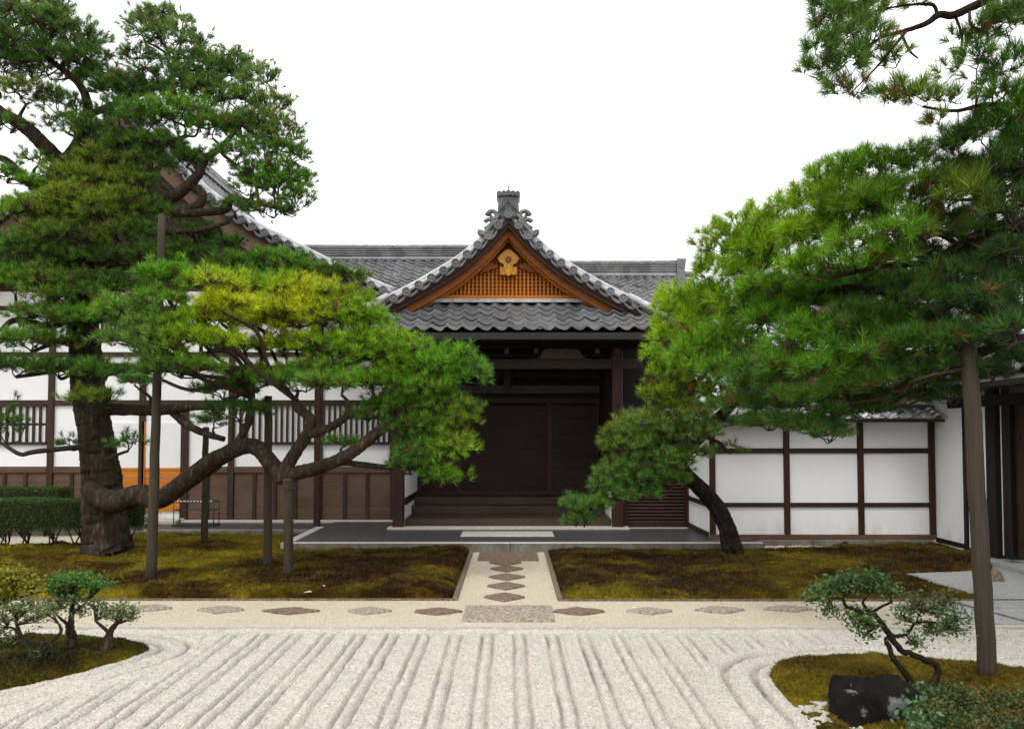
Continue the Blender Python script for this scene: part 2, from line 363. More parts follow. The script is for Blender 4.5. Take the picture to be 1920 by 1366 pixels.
def thinf(x, y): return np.clip((6.35-y)/.25, 0, 1)*np.clip((2.75-x)/.3, 0, 1)
def gravel():
    x = np.arange(-8.4, 8.4, .0125); y = np.arange(3.4, 8.345, .0125); Xg, Yg = np.meshgrid(x, y)
    wx = Xg + .05*fbm(Xg*.5, Yg*.4, 2, 3) + .022*fbm(Xg*5, Yg*5, 4, 8)
    dl = -sdist(Xg, Yg, LI); dr = -sdist(Xg, Yg, RI); d = np.minimum(dl, dr)
    def prof(s, per):
        q = (s / per) % 1.0
        # broad flat band, two furrows with a raised lip between them
        fu = lambda c, wd: np.exp(-((q - c) / wd)**2)
        return -.038*fu(.32, .042) - .038*fu(.66, .042) + .020*fu(.49, .09) + .006*fu(.0, .2) + .006*fu(1., .2) + .014*fu(.23, .05) + .012*fu(.76, .05)
    amp = np.clip(1.0 + 1.3*fbm(Xg*1.6, Yg*1.0, 4, 5), .7, 1.5)
    h1 = prof(wx + .07, .32) * amp
    dd = d + .03*fbm(Xg*2, Yg*2, 3, 12)
    h2 = (-.050*np.exp(-((dd-.12)/.026)**2) - .046*np.exp(-((dd-.36)/.026)**2) + .016*np.exp(-((dd-.2)/.05)**2) + .014*np.exp(-((dd-.43)/.05)**2) + .010*np.exp(-((dd-.06)/.05)**2)) * (.6+.8*vnoise(Xg*2.5, Yg*2.5, 9))
    # beyond the right isle the furrows turn and run across
    tr = 1/(1+np.exp(-(Xg-4.1+.2*(Yg-7))/.12)); h3 = prof(Yg + .10*Xg + .04*fbm(Xg*.8, Yg*.8, 2, 2), .30)*amp
    h1 = h1*(1-tr) + h3*tr
    wgt = 1/(1+np.exp(-(d-.56)/.03))
    h = h1*wgt + h2*(1-wgt)
    e = np.clip((8.31-Yg)/.16, 0, 1); h = h*np.clip((8.2-Yg)/.12, 0, 1) + .012*np.exp(-((8.27-Yg)/.035)**2) - .016*np.exp(-((8.19-Yg)/.03)**2)
    dirt_shade = np.clip((-h-.008)/.03, 0, 1)*np.clip(.55+2.6*fbm(Xg*3.2, Yg*3.2, 4, 55), 0, 1)  # grooves tinted darker by depth: painted furrow shade plus patchy debris
    h = h + .036*fbm(Xg*8, Yg*8, 4, 21) + rng.normal(0, .0030, Xg.shape) + .01*fbm(Xg*.9, Yg*.9, 2, 31)
    h -= .05*np.clip(-d/.12, 0, 1)*(1-thinf(Xg, Yg))
    V = np.stack([Xg, Yg, h], -1).reshape(-1, 3); nx = len(x); ny = len(y)
    i = np.arange(nx*ny).reshape(ny, nx); Fq = np.stack([i[:-1,:-1], i[:-1,1:], i[1:,1:], i[1:,:-1]], -1).reshape(-1, 4)
    tag(np_mesh('raked_gravel', V, Fq, M['gravel'], smooth=True, col=np.repeat(np.clip(dirt_shade, 0, 1).reshape(-1, 1), 3, 1)), kind='structure')
gravel()

def moss_patch(poly, step, hh, tintf, z0=.0, rough=.12, seed=1, edge=.25, name='moss', thin=False):
    P = np.array([p[:2] for p in poly]); x = np.arange(P[:,0].min()-.05, P[:,0].max()+.05, step); y = np.arange(P[:,1].min()-.05, P[:,1].max()+.05, step)
    Xg, Yg = np.meshgrid(x, y); d = sdist(Xg, Yg, poly) + .035*fbm(Xg*6, Yg*6, 3, seed+40)
    e = np.clip(d/edge, 0, 1); e = np.sqrt(np.clip(1-(1-e)**2, 0, 1))
    big = np.clip(fbm(Xg*.45, Yg*.45, 3, seed)+.25, 0, 1)
    h = z0 + hh*e*(.45+1.3*big) + rough*e*fbm(Xg*3.5, Yg*3.5, 5, seed+7) + .035*fbm(Xg*14, Yg*14, 4, seed+9)*e + rng.normal(0, .0035, Xg.shape)*e + .012
    if thin:
        fz = thinf(Xg, Yg); h = h*(1-fz) + fz*(.004 + .11*fbm(Xg*11, Yg*11, 4, 71))
    h = np.where(d < 0, h - .05, h)
    V = np.stack([Xg, Yg, h], -1).reshape(-1, 3); nx = len(x); ny = len(y); keep = (d > -step*1.5)
    i = np.arange(nx*ny).reshape(ny, nx); k = keep[:-1,:-1] & keep[:-1,1:] & keep[1:,1:] & keep[1:,:-1]
    Fq = np.stack([i[:-1,:-1], i[:-1,1:], i[1:,1:], i[1:,:-1]], -1)[k]
    t = tintf(Xg, Yg).reshape(-1); col = np.repeat(np.clip(t, 0, 1)[:, None], 3, 1)
    o = np_mesh(name, V, Fq, M['moss'], col=col, smooth=True)
    us = V[Fq[:, 0]]; return o, us, t[Fq[:, 0]]
def moss_fibres(us, tt, n, hgt, name='moss_fibres', cols=((.030,.015,.004),(.25,.18,.009),(.10,.06,.008))):
    idx = rng.integers(0, len(us), n); B = us[idx] + rng.normal(0, .01, (n, 3)) * [1, 1, .1]; B[:, 2] -= np.where(B[:, 2] < .012, .03, 0)*(B[:, 1] < 7.0)
    d = rng.normal(0, .6, (n, 3)); d[:, 2] = 1; tip = B + d * (hgt*(.5+rng.random(n)))[:, None]
    s = rng.normal(0, 1, (n, 3)); s[:, 2] = 0; s /= np.linalg.norm(s, axis=1)[:, None]; s *= hgt*.22
    V = np.stack([B-s, B+s, tip], 1).reshape(-1, 3); Fc = np.arange(3*n).reshape(-1, 3)
    nz_ = 1.3*fbm(B[:, 0]*2.3+9, B[:, 1]*2.3, 3, 77) + np.clip(tt[idx], 0, 1)*1.0 - .06 + rng.normal(0, .14, n)
    c = np.array(cols[0])[None]*(1-np.clip(nz_, 0, 1))[:, None] + np.array(cols[1])[None]*np.clip(nz_, 0, 1)[:, None]
    g_ = rng.random(n) < .1; c[g_] = cols[2]; c *= rng.uniform(.6, 1.3, (n, 1))
    return np_mesh(name, V, Fc, M['leaf'], col=np.repeat(c, 3, 0))

PL, PR = -.66, .55
Lm = [(-13.5, 9.75), (PL-.06, 9.75), (PL-.06, 13.72), (-3.95, 13.72), (-3.95, 15.7), (-7.3, 15.7), (-7.7, 14.0), (-8.3, 13.75), (-13.5, 13.3)]
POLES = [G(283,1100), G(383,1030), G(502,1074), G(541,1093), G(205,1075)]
def ringdark(x, y): return sum(-.75*np.exp(-((x-p[0])**2+(y-p[1])**2)/.45**2) for p in POLES)  # browner moss round pole and trunk feet, their shade painted into the tint
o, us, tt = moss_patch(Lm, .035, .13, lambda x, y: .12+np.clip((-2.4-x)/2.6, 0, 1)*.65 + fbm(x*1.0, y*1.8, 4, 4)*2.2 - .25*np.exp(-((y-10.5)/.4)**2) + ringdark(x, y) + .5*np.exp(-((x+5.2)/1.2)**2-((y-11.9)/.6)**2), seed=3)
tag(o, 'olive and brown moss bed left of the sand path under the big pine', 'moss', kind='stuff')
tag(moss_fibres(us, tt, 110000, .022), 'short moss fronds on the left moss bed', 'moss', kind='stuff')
Rm = [(PR+.06, 9.72), (6.0, 9.72)] + [tuple(G(*p)[:2]) for p in [(1838, 1124), (1693, 1077), (1860, 1070), (1860, 1046), (1735, 1024)]] + [(4.4, 13.72), (PR+.06, 13.72)]
Rm[1] = tuple(G(1760, 1123)[:2])
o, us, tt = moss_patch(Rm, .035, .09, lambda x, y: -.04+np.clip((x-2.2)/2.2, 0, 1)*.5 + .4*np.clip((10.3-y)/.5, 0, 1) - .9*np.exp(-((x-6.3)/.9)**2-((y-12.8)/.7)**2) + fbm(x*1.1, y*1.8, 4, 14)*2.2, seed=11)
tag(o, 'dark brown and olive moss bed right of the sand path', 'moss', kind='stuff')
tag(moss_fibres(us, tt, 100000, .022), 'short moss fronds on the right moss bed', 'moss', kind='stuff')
o, us, tt = moss_patch(LI, .02, .10, lambda x, y: .35 + fbm(x*2.5, y*2.5, 4, 5)*2.4, z0=-.01, seed=21, edge=.3)
tag(o, 'green moss isle in the raked gravel at the left under the small trees', 'moss', kind='stuff')
tag(moss_fibres(us, tt, 90000, .018, cols=((.025,.018,.004),(.15,.14,.012),(.06,.09,.01))), 'short moss fronds on the left gravel isle', 'moss', kind='stuff')
o, us, tt = moss_patch(RI, .02, .12, lambda x, y: .55 + fbm(x*2.5, y*2.5, 4, 6)*2, z0=-.01, thin=True, seed=25, edge=.35)
tag(o, 'golden moss isle in the raked gravel at the right round the dark rock', 'moss', kind='stuff')
tag(moss_fibres(us, tt, 90000, .014, cols=((.11,.062,.006),(.24,.165,.016),(.12,.11,.012))), 'short moss fronds on the right gravel isle', 'moss', kind='stuff')

# grey paving towards the gate, with the strip along the wall
g = MB(); rp_ = random.Random(4)
y = 8.5
while y < 14.1:
    dy = rp_.uniform(.7, 1.0); x = 4.7
    while x < 9.5:
        dx = rp_.uniform(.8, 1.3); g.box((x+.006, y+.006, -.1), (x+dx-.006, min(y+dy, 14.15)-.006, .012+rp_.uniform(0, .004)), .004); x += dx
    y += dy
tag(g.build('paving', M['pave']), kind='structure')

# thin edgings
def edging(name, p, q, w_, z0, z1, m, label):
    g = MB(); g.bar((*p, (z0+z1)/2), (*q, (z0+z1)/2), w_, z1-z0); tag(g.build(name, m, base=(*p, 0)), label, 'edging')
edging('timber_edging', (-14, 8.325), (5.96, 8.325), .03, -.1, .028, M['stone'], 'long pale edging between the raked gravel and the cream sand path')
edging('timber_edging', (-13.5, 9.735), (PL, 9.735), .022, -.1, .03, M['step'], 'thin dark edging along the front of the left moss bed')
edging('timber_edging', (PR, 9.705), (6.3, 9.705), .022, -.1, .03, M['step'], 'thin dark edging along the front of the right moss bed')
edging('path_kerb', (PL-.03, 9.75), (PL-.03, 13.74), .06, -.1, .035, M['step'], 'narrow brown stone strip on the left side of the entrance path')
edging('path_kerb', (PR+.03, 9.75), (PR+.03, 13.74), .06, -.1, .035, M['step'], 'narrow brown stone strip on the right side of the entrance path')
edging('timber_edging', tuple(G(1742,1118)[:2]), tuple(G(1925,1168)[:2]), .03, -.1, .026, M['step'], 'slanting dark edging at the right end of the sand path by the grey paving')

# stepping stones
def diamond(cx, cy, a, b, m, label, group, irr=.08, seed=0):
    r = random.Random(seed); g = MB()
    pts = []
    for k in range(16):
        t = k / 4; i = int(t); f = t - i; c = [(a, 0), (0, b), (-a, 0), (0, -b), (a, 0)]
        x = c[i][0]*(1-f)+c[i+1][0]*f; y = c[i][1]*(1-f)+c[i+1][1]*f; q = 1 + r.uniform(-irr, irr)*.6 - (.04 if f == 0 else 0)
        pts.append((cx+x*q, cy+y*q))
    n = len(pts); top = [(cx+(p[0]-cx)*.95, cy+(p[1]-cy)*.95) for p in pts]
    g.add([(*p, -.05) for p in pts] + [(*p, .014) for p in pts] + [(*p, .030) for p in top], [tuple(range(2*n, 3*n))] + [(k*n+i, k*n+(i+1) % n, (k+1)*n+(i+1) % n, (k+1)*n+i) for k in range(2) for i in range(n)])
    tag(g.build('stepping_stone', m, base=(cx, cy, 0)), label, 'stepping stone', group)
ords = ['nearest the doorway', 'second from the doorway', 'middle one of five', 'fourth from the doorway', 'nearest the raked gravel']
for i, (px, py) in enumerate([(947,1056),(950,1067.5),(950,1083),(949,1100),(946,1121)]):
    c = G(px, py); diamond(c[0], c[1], .265, .26, M['step'], 'brown diamond stone in the path to the entrance, ' + ords[i], 'diamond stones leading to the entrance', .05, i)
row = [(280,1142,1,'grey diamond stone in the cross path, farthest left beside the small trees'),(415,1145,1,'faint grey diamond stone in the cross path, second from the left end'),(545,1147,0,'rounded brown diamond stone in front of the tree prop poles'),
       (690,1147,1,'pale grey diamond stone half covered by sand, left of the entrance path'),(820,1148,0,'brown diamond stone just left of the big speckled slab'),(1085,1148,0,'rust brown diamond stone just right of the big speckled slab'),
       (1217,1147,1,'grey diamond stone second to the right of the big slab'),(1350,1145,1,'grey diamond stone third to the right of the big slab'),(1478,1143,1,'grey diamond stone at the left edge of the right dwarf pine'),
       (1597,1141,1,'grey diamond stone seen through the right dwarf pine'),(1722,1139,1,'grey diamond stone near the slanting edging beside the tall pole')]
for i, (px, py, k, lb) in enumerate(row):
    c = G(px, py); diamond(c[0], c[1], .26+.03*(i % 3), .17+.02*(i % 2), M['step_grey' if k else 'step'], lb, 'diamond stones in the cross path', .16, 20+i)
for (x0, x1, y0, y1, lb) in [(G(898,1040)[0], G(1008,1040)[0], 12.75, 13.62, 'brown rectangular slab at the foot of the platform kerb'), (G(870,1150)[0], G(1037,1150)[0], 8.62, 9.4, 'large speckled rectangular slab where the two sand paths meet')]:
    g = MB(); g.box((x0, y0, -.1), (x1, y1, .022), .008); tag(g.build('stone_slab', M['step_grey'] if y0 < 10 else M['step'], base=((x0+x1)/2, y0, 0)), lb, 'stone slab')

# platform
g = MB(); g.box((-3.78, 13.86, -.1), (4.3, 20, .150)); g.box((-14, 16.0, -.1), (-3.8, 20, .118)); tag(g.build('platform_floor', M['slate']), kind='structure')
def kerb_row(segs, y0, y1, z1, cat='kerb'):
    for (x0, x1, lb) in segs:
        g = MB(); g.box((x0+.003, y0, -.1), (x1-.003, y1, z1), .012); g.build('kerb_body', M['kerb'], t0 := empty('kerb_stone', ((x0+x1)/2, y0, 0), lb, cat, 'granite kerb stones of the entrance platform'))
        g = MB(); g.box((x0+.004, y0-.004, z1+.001), (x1-.004, y1, z1+.018), .006); g.build('kerb_top', M['stone'], t0)
kerb_row([(-3.78, -.03, 'long mossy kerb stone left of the path joint'), (-.03, 3.55, 'long mossy kerb stone right of the path joint'), (3.55, 4.3, 'short kerb stone by the foot of the curved pine')], 13.72, 13.88, .142)
g = MB(); g.slab([(-3.95, 13.72), (-3.785, 13.72), (-3.785, 16.2), (-3.95, 16.2)], -.1, .155); tag(g.build('kerb_stone', M['stone'], base=(-3.87, 13.7, 0)), 'pale kerb strip on the left side of the platform running back', 'kerb', 'granite kerb stones of the entrance platform')
g = MB(); g.box((-14, 15.82, -.1), (-3.96, 15.98, .13), .012); tag(g.build('kerb_stone', M['kerb'], base=(-6, 15.9, 0)), 'mossy kerb along the front of the left platform behind the poles', 'kerb', 'granite kerb stones of the entrance platform')
g = MB(); g.box((X_(866,15), 14.65, .1), (X_(1037,15), 15.35, .165), .006); tag(g.build('entrance_slab', M['stone'], base=(0, 15, .15)), 'pale rectangular stone slab in front of the entrance step', 'stone slab')

# ------------------------------------------------------------------ tiled roofs
PROF = np.array([.056, .054, .030, .008, -.006, -.010, -.004, .022])
def tile_patch(mb, Sf, s0, s1, t1, tw=.285, ex=.235, lim=None, t0=0):
    """Sf(s,t)->point (z up), tiles with rolls running down t"""
    nr = max(1, int(round((t1-t0)/ex))); ex = (t1-t0)/nr; nt_ = max(1, int(round((s1-s0)/tw))); tw = (s1-s0)/nt_
    ss = np.linspace(s0, s1, nt_*8+1); pr = np.append(np.tile(PROF, nt_), PROF[0])*tw/.285
    for r in range(nr):
        ta, tb = t0+r*ex, t0+(r+1)*ex
        A = []; B = []; C = []; keep = []
        la, lb_ = (lim(ta), lim(tb)) if lim else ((s0, s1), (s0, s1))
        jit = rng.normal(0, .004, nt_+1)
        for k, s in enumerate(ss):
            j = jit[k//8]
            sa = min(max(s, la[0]), la[1]); sb = min(max(s, lb_[0]), lb_[1])
            pa = np.array(Sf(sa, ta)); pb = np.array(Sf(sb, tb + .03))
            A.append(pa + [0, 0, pr[k]+j-.004]); B.append(pb + [0, 0, pr[k]+.050+j]); C.append(pb + [0, 0, pr[k]+.018+j])
            keep.append(lb_[0] - 1e-6 <= s <= lb_[1] + 1e-6)
        n = len(ss); V = A + B + C; fs = []
        for i in range(n-1):
            if keep[i] or keep[i+1]:
                fs += [(i, i+1, n+i+1, n+i), (n+i, n+i+1, 2*n+i+1, 2*n+i)]
        mb.add(V, fs)
    return mb
def disc_tile(mb, c, r, depth, ny=-1):
    """round tile end facing -Y with a raised rim and boss"""
    n = 18; x, y, z = c; rings = [(r, depth), (r, 0), (r*.80, -.002), (r*.76, .012), (r*.42, .014), (r*.34, .002), (0.004, .0)]
    vs = [(x+rr*math.cos(2*math.pi*k/n), y+dy, z+rr*math.sin(2*math.pi*k/n)) for rr, dy in rings for k in range(n)]
    mb.add(vs, [(i*n+k, i*n+(k+1) % n, (i+1)*n+(k+1) % n, (i+1)*n+k) for i in range(len(rings)-1) for k in range(n)])
def interp(xs, zs):
    return lambda x: float(np.interp(x, xs, zs))
def pchip_like(pts, n=60):
    c = curve([(p[0], p[1], 0) for p in pts], 8); return np.array([q[0] for q in c]), np.array([q[1] for q in c])

def gable_roof(T, cx, prof, y0, y1, wall_y, disc_r=.083, left=True, right=True, tex=.24, name='roof', thick=.16, sub_m=None):
    """gable facing the viewer: prof = [(dx,z)...] outwards from the ridge; slopes run back to y1"""
    xs, zs = pchip_like(prof); ln = np.concatenate([[0], np.cumsum(np.hypot(np.diff(xs), np.diff(zs)))])
    tiles = MB()
    for sg in (-1, 1):
        def Sf(s, t, sg=sg): return (cx + sg*float(np.interp(t, ln, xs)), y0 + .12 + s, float(np.interp(t, ln, zs)))
        tile_patch(tiles, Sf, 0, y1 - y0, ln[-1])
    roof = tiles.build(name, M['tile'], T)
    # soffit boards under the slopes
    sb = MB()
    for sg in (-1, 1):
        A = [(cx+sg*x, y0+.05, z-.05) for x, z in zip(xs, zs)]; B = [(cx+sg*x, y1, z-.05) for x, z in zip(xs, zs)]
        C = [(cx+sg*x, y0+.05, z-thick) for x, z in zip(xs, zs)]; D = [(cx+sg*x, y1, z-thick) for x, z in zip(xs, zs)]
        sb.strip(A, B); sb.strip(C, D); sb.strip(A, C); sb.add([A[-1], B[-1], D[-1], C[-1]], [(0,1,2,3)])
    sb.build('soffit', M['redwood'], roof)
    # verge: round tiles end-on, sagging tiles between, rake ridge with painted sheen above
    vt = MB(); rk = MB(); d = .30; k = 0; total = ln[-1]
    pos = []
    while d < total - .05: pos.append(d); d += .272
    for sg in (-1, 1):
        vt = MB(); rk = MB(); P = lambda t: np.array([cx + sg*np.interp(t, ln, xs), y0, np.interp(t, ln, zs)])
        for i, t in enumerate(pos):
            p = P(t); disc_tile(vt, (p[0], y0 - .03, p[2]+.005), disc_r, .42)
            if i + 1 < len(pos):
                q = P(pos[i+1]); a = []; b = []; c = []; e = []
                for f in np.linspace(0, 1, 7):
                    m_ = p*(1-f) + q*f; sag = -.055*math.sin(math.pi*f)
                    a.append((m_[0], y0, m_[2]-.03+sag)); b.append((m_[0], y0, m_[2]-.085+sag*1.05)); c.append((m_[0], y0+.2, m_[2]-.03+sag)); e.append((m_[0], y0+.2, m_[2]-.085+sag*1.05))
                vt.strip(a, b); vt.strip(a, c); vt.strip(b, e)
        pts = [P(t) + [0, .20, .115] for t in np.linspace(.12, total+.02, 26)]
        rk.tube(pts, .060, 10); pts = [P(t) + [0, .15, .045] for t in np.linspace(.12, total, 26)]; rk.tube(pts, .055, 8)
        pts = [P(t) + [0, .50, .10] for t in np.linspace(.12, total, 26)]; rk.tube(pts, .060, 8)
        vt.build('verge_tiles', M['tile'], roof); rk.build('rake_ridge', M['tile_sheen'], roof)
    return roof, (xs, zs, ln)

def bargeboards(T, cx, xs, zs, y0, off, h0, h1, m, x_end, thick=.07, name='bargeboard', taper=0):
    for sg in (-1, 1):
        mb = MB(); ok = [i for i in range(len(xs)) if xs[i] <= x_end]
        A = [(cx+sg*xs[i], zs[i]-off-h0) for i in ok]; B = [(cx+sg*xs[i], zs[i]-off-h1) for i in ok]
        n = len(A)
        V = [(a[0], y0, a[1]) for a in A]+[(b[0], y0, b[1]) for b in B]+[(a[0], y0+thick, a[1]) for a in A]+[(b[0], y0+thick, b[1]) for b in B]
        fs = []
        for i in range(n-1): fs += [(i, i+1, n+i+1, n+i), (2*n+i, 3*n+i, 3*n+i+1, 2*n+i+1), (i, 2*n+i, 2*n+i+1, i+1), (n+i, n+i+1, 3*n+i+1, 3*n+i)]
        fs += [(0, n, 3*n, 2*n), (n-1, 3*n-1, 4*n-1, 2*n-1)]
        mb.add(V, fs); mb.build(name, m, T)

def spiral(mb, cx, y, cz, r, turns, sg, th, start=0):
    pts = []; rad = []
    for k in range(22):
        f = k/21; a = start + turns*2*math.pi*f; rr = r*(1-.8*f); pts.append((cx+sg*rr*math.cos(a), y, cz+rr*math.sin(a))); rad.append(th*(1-.5*f))
    mb.tube(pts, rad, 8)

# ------------------------------------------------------------------ entrance building (porch with the orange gable)
PC = -.07
ent = empty('entrance_building', (PC, 15.8, .15), 'temple entrance porch with grey tiled gable roof and orange latticed gable', 'building')
gy = 15.15
pr = [(0, 6.22), (.20, 5.99), (.43, 5.75), (.68, 5.53), (.92, 5.33), (1.18, 5.16), (1.44, 5.0), (1.70, 4.85), (1.98, 4.70), (2.24, 4.57), (2.50, 4.45), (2.78, 4.36), (3.1, 4.29)]
roof, (xs, zs, ln) = gable_roof(ent, PC, pr, gy, 21.0, 15.8)
# lower front roof below the gable
z_e, y_e, z_t, y_t = 3.92, 14.62, 4.58, 15.72
fr = MB(); Ls = math.hypot(z_t-z_e, y_t-y_e)
def Sfront(s, t):
    f = t/Ls; up = .05*max(0, (abs(s)-2.0))**2*f; return (PC+s, y_t+(y_e-y_t)*f, z_t+(z_e-z_t)*(f**.93) + up)
tile_patch(fr, Sfront, -3.15, 3.15, Ls, lim=lambda t: (-2.35-.80*t/Ls, 2.35+.80*t/Ls)); fr.build('front_roof', M['tile'], ent)
u = MB(); u.slab([(PC-3.1, y_e+.03), (PC+3.1, y_e+.03), (PC+3.1, 15.9), (PC-3.1, 15.9)], 3.83, 3.89); u.box((PC-3.0, y_e+.25, 3.72), (PC+3.0, y_e+.33, 3.83))
for k in range(24): x = PC-2.9+k*.252; u.box((x, y_e+.06, 3.77), (x+.07, 16.2, 3.83))
u.build('eave_boards', M['blackwood'], ent)
g = MB(); g.box((PC-3.12, y_e-.07, 3.735), (PC+3.12, y_e+.02, 3.855), .01); g.build('gutter', M['gutter'], ent)
# side hips: short ridges with painted sheen running to the corners
for sg in (-1, 1):
    hp = MB(); hp.tube([(PC+sg*2.30, 15.2, 4.66), (PC+sg*2.7, 15.0, 4.40), (PC+sg*3.18, 14.66, 4.10)], [.06, .06, .065], 10)
    hp.build('hip_ridge', M['tile_sheen'], ent)
flash = MB(); flash.box((PC-2.25, 15.60, 4.60), (PC+2.25, 15.74, 4.665)); flash.build('apron_ridge', M['tile_sheen'], ent)
# gable woodwork
gp = MB(); ok = [i for i in range(len(xs)) if xs[i] < 2.3]
gp.prism([(PC-2.3, 4.62)] + [(PC-xs[i], zs[i]-.18) for i in ok[::-1]] + [(PC+xs[i], zs[i]-.18) for i in ok[1:]] + [(PC+2.3, 4.62)], 15.90, 16.0); gp.build('gable_wall', M['rust_wood'], ent)
bargeboards(ent, PC, xs, zs, 15.24, .07, .0, .17, M['redwood_x'], 2.6, .07)
bargeboards(ent, PC, xs, zs, 15.40, .16, .0, .22, M['rust_wood'], 2.35, .06)
bargeboards(ent, PC, xs, zs, 15.62, .30, .0, .11, M['orange'], 2.0, .05, 'inner_board')
lat = MB(); yb = 15.84; zb = Z_(553, 15.8); zl = lambda x: float(np.interp(abs(x), xs, zs))-.36
k = -20
for k in range(-20, 21):
    x = k*.0785
    if zl(x) > zb+.03: lat.box((PC+x-.016, yb-.035, zb), (PC+x+.016, yb, min(zl(x), zb+.66)))
for j in range(1, 9):
    z = zb + j*.074; xe = 0
    while zl(xe) > z and xe < 1.8: xe += .02
    if xe > .05: lat.box((PC-xe, yb+.001, z-.010), (PC+xe, yb+.022, z+.010))
lat.build('gable_lattice', M['orange_z'], ent)
bb = MB(); bb.box((PC-1.95, 15.70, zb-.12), (PC+1.75, 15.86, zb), .006); bb.build('gable_beam', M['orange'], ent)
# carved pendant
pe = MB(); y_ = 15.62
hexp = [(0, .26), (.09, .21), (.21, .10), (.235, .05), (.19, -.03), (.10, -.08), (.10, -.14), (.17, -.13), (.19, -.20), (.14, -.27), (.06, -.30), (0, -.33)]
hexp = [(a*.9, b*.9+.02) for a, b in hexp]; poly = [(PC+a, 5.40+b) for a, b in hexp] + [(PC-a, 5.40+b) for a, b in hexp[-2:0:-1]]
pe.prism(poly, y_, y_+.06)
pen = pe.build('gable_pendant', M['gold'], ent)
sp_ = MB()
for sg in (-1, 1): spiral(sp_, PC+sg*.12, y_-.005, 5.40-.20, .075, 1.2, sg, .022, math.pi/2)
sp_.build('pendant_scroll', M['gold'], pen)
bo = MB(); disc_tile(bo, (PC, y_-.03, 5.44), .06, .04); bo.build('pendant_boss', M['rust_wood'], pen)
bo = MB(); disc_tile(bo, (PC, y_-.04, 5.44), .016, .03); bo.build('boss_centre', M['whitepaint'], pen)
for sg in (-1, 1):
    wi = MB()
    wp = [(.2, .02), (.26, -.04), (.34, -.05), (.40, -.10), (.50, -.11), (.56, -.16), (.50, -.05), (.36, .06)]
    wi.prism([(PC+sg*a, 5.32+b) for a, b in (wp if sg < 0 else wp[::-1])], y_+.07, y_+.11)
    wi.build('pendant_wing', M['rust_wood'], pen)
# ridge and end ornament
rg = MB()
for k in range(5): w_ = .17 - (.012 if k % 2 else 0); rg.box((PC-w_, 15.4, 6.20+k*.05), (PC+w_, 21.0, 6.248+k*.05))
rg.tube([(PC, 15.4, 6.48), (PC, 21, 6.48)], .08, 10); rg.build('main_ridge', M['tile'], ent)
on = MB()
body = [(-.21, 6.22), (-.20, 6.38), (-.185, 6.5), (-.205, 6.60), (.205, 6.60), (.185, 6.5), (.20, 6.38), (.21, 6.22), (0, 6.50)]
on.prism([(PC+a, b) for a, b in [(-.215, 6.18), (-.20, 6.38), (-.19, 6.5), (-.215, 6.62), (0, 6.66), (.215, 6.62), (.19, 6.5), (.20, 6.38), (.215, 6.18)]][::-1], 15.22, 15.42)
for sg in (-1, 1):
    for dz in (0, .045): on.bar((PC, 15.20, 6.53-dz), (PC+sg*.20, 15.20, 6.31-dz), .05, .022)
for k in range(5): a = (k-2)*.088; disc_tile(on, (PC+a, 15.16, 6.635-.10*abs(a)), .05, .5)
orn = on.build('ridge_end_tile', M['tile'], ent)
o2 = MB(); disc_tile(o2, (PC, 15.10, 6.33), .062, .1); disc_tile(o2, (PC, 15.06, 6.20), .085, .4); o2.build('crest_disc', M['tile'], orn)
for sg in (-1, 1):
    o3 = MB()
    spiral(o3, PC+sg*.30, 15.2, 6.20, .105, 1.15, sg, .048, 0)
    spiral(o3, PC+sg*.36, 15.2, 6.05, .09, .8, sg, .045, .3)
    o3.tube([(PC+sg*.16, 15.2, 6.24), (PC+sg*.24, 15.2, 6.13), (PC+sg*.36, 15.2, 6.12)], [.03, .05, .03], 8)
    o3.tube(curve([(PC+sg*.20, 15.2, 6.12), (PC+sg*.33, 15.2, 6.0), (PC+sg*.44, 15.2, 5.88), (PC+sg*.50, 15.2, 5.83), (PC+sg*.545, 15.2, 5.87), (PC+sg*.535, 15.2, 5.92)], 4), [.05]*21, 8)
    o3.tube(curve([(PC+sg*.25, 15.18, 6.15), (PC+sg*.36, 15.18, 6.02), (PC+sg*.46, 15.18, 5.95)], 4), .025, 8)
    o3.build('ridge_scroll', M['tile'], orn)
o4 = MB(); o4.tube([(PC, 15.3, 6.6), (PC, 15.3, 6.86)], [.014, .006], 6); o4.build('ridge_spike', M['metal'], orn)

# porch frame
FL = .15
def post(T, x, y, z0, z1, w_=.20, m=None, name='post'):
    g = MB(); g.box((x-w_/2, y-w_/2, z0), (x+w_/2, y+w_/2, z1), .012); return g.build(name, m or M['wood'], T)
PXL, PXR = X_(748, 15.8), X_(1157, 15.8)
sill = MB(); sill.box((PXL-.2, 15.62, FL+.001), (PXR+.22, 15.95, FL+.05), .01); sill.build('stone_sill', M['stone'], ent)
for x in (PXL, PXR): post(ent, x, 15.82, FL+.05, 3.75, .21, M['redwood'])
mid = X_(950, 15.8)
post(ent, X_(950, 15.8), 17.3, 2.95, 3.75, .16, M['wood'], 'strut')
bm = MB(); bm.box((PXL-.5, 15.74, 3.30), (PXR+.5, 15.90, 3.50), .01); bm.build('front_beam', M['wood_x'], ent)
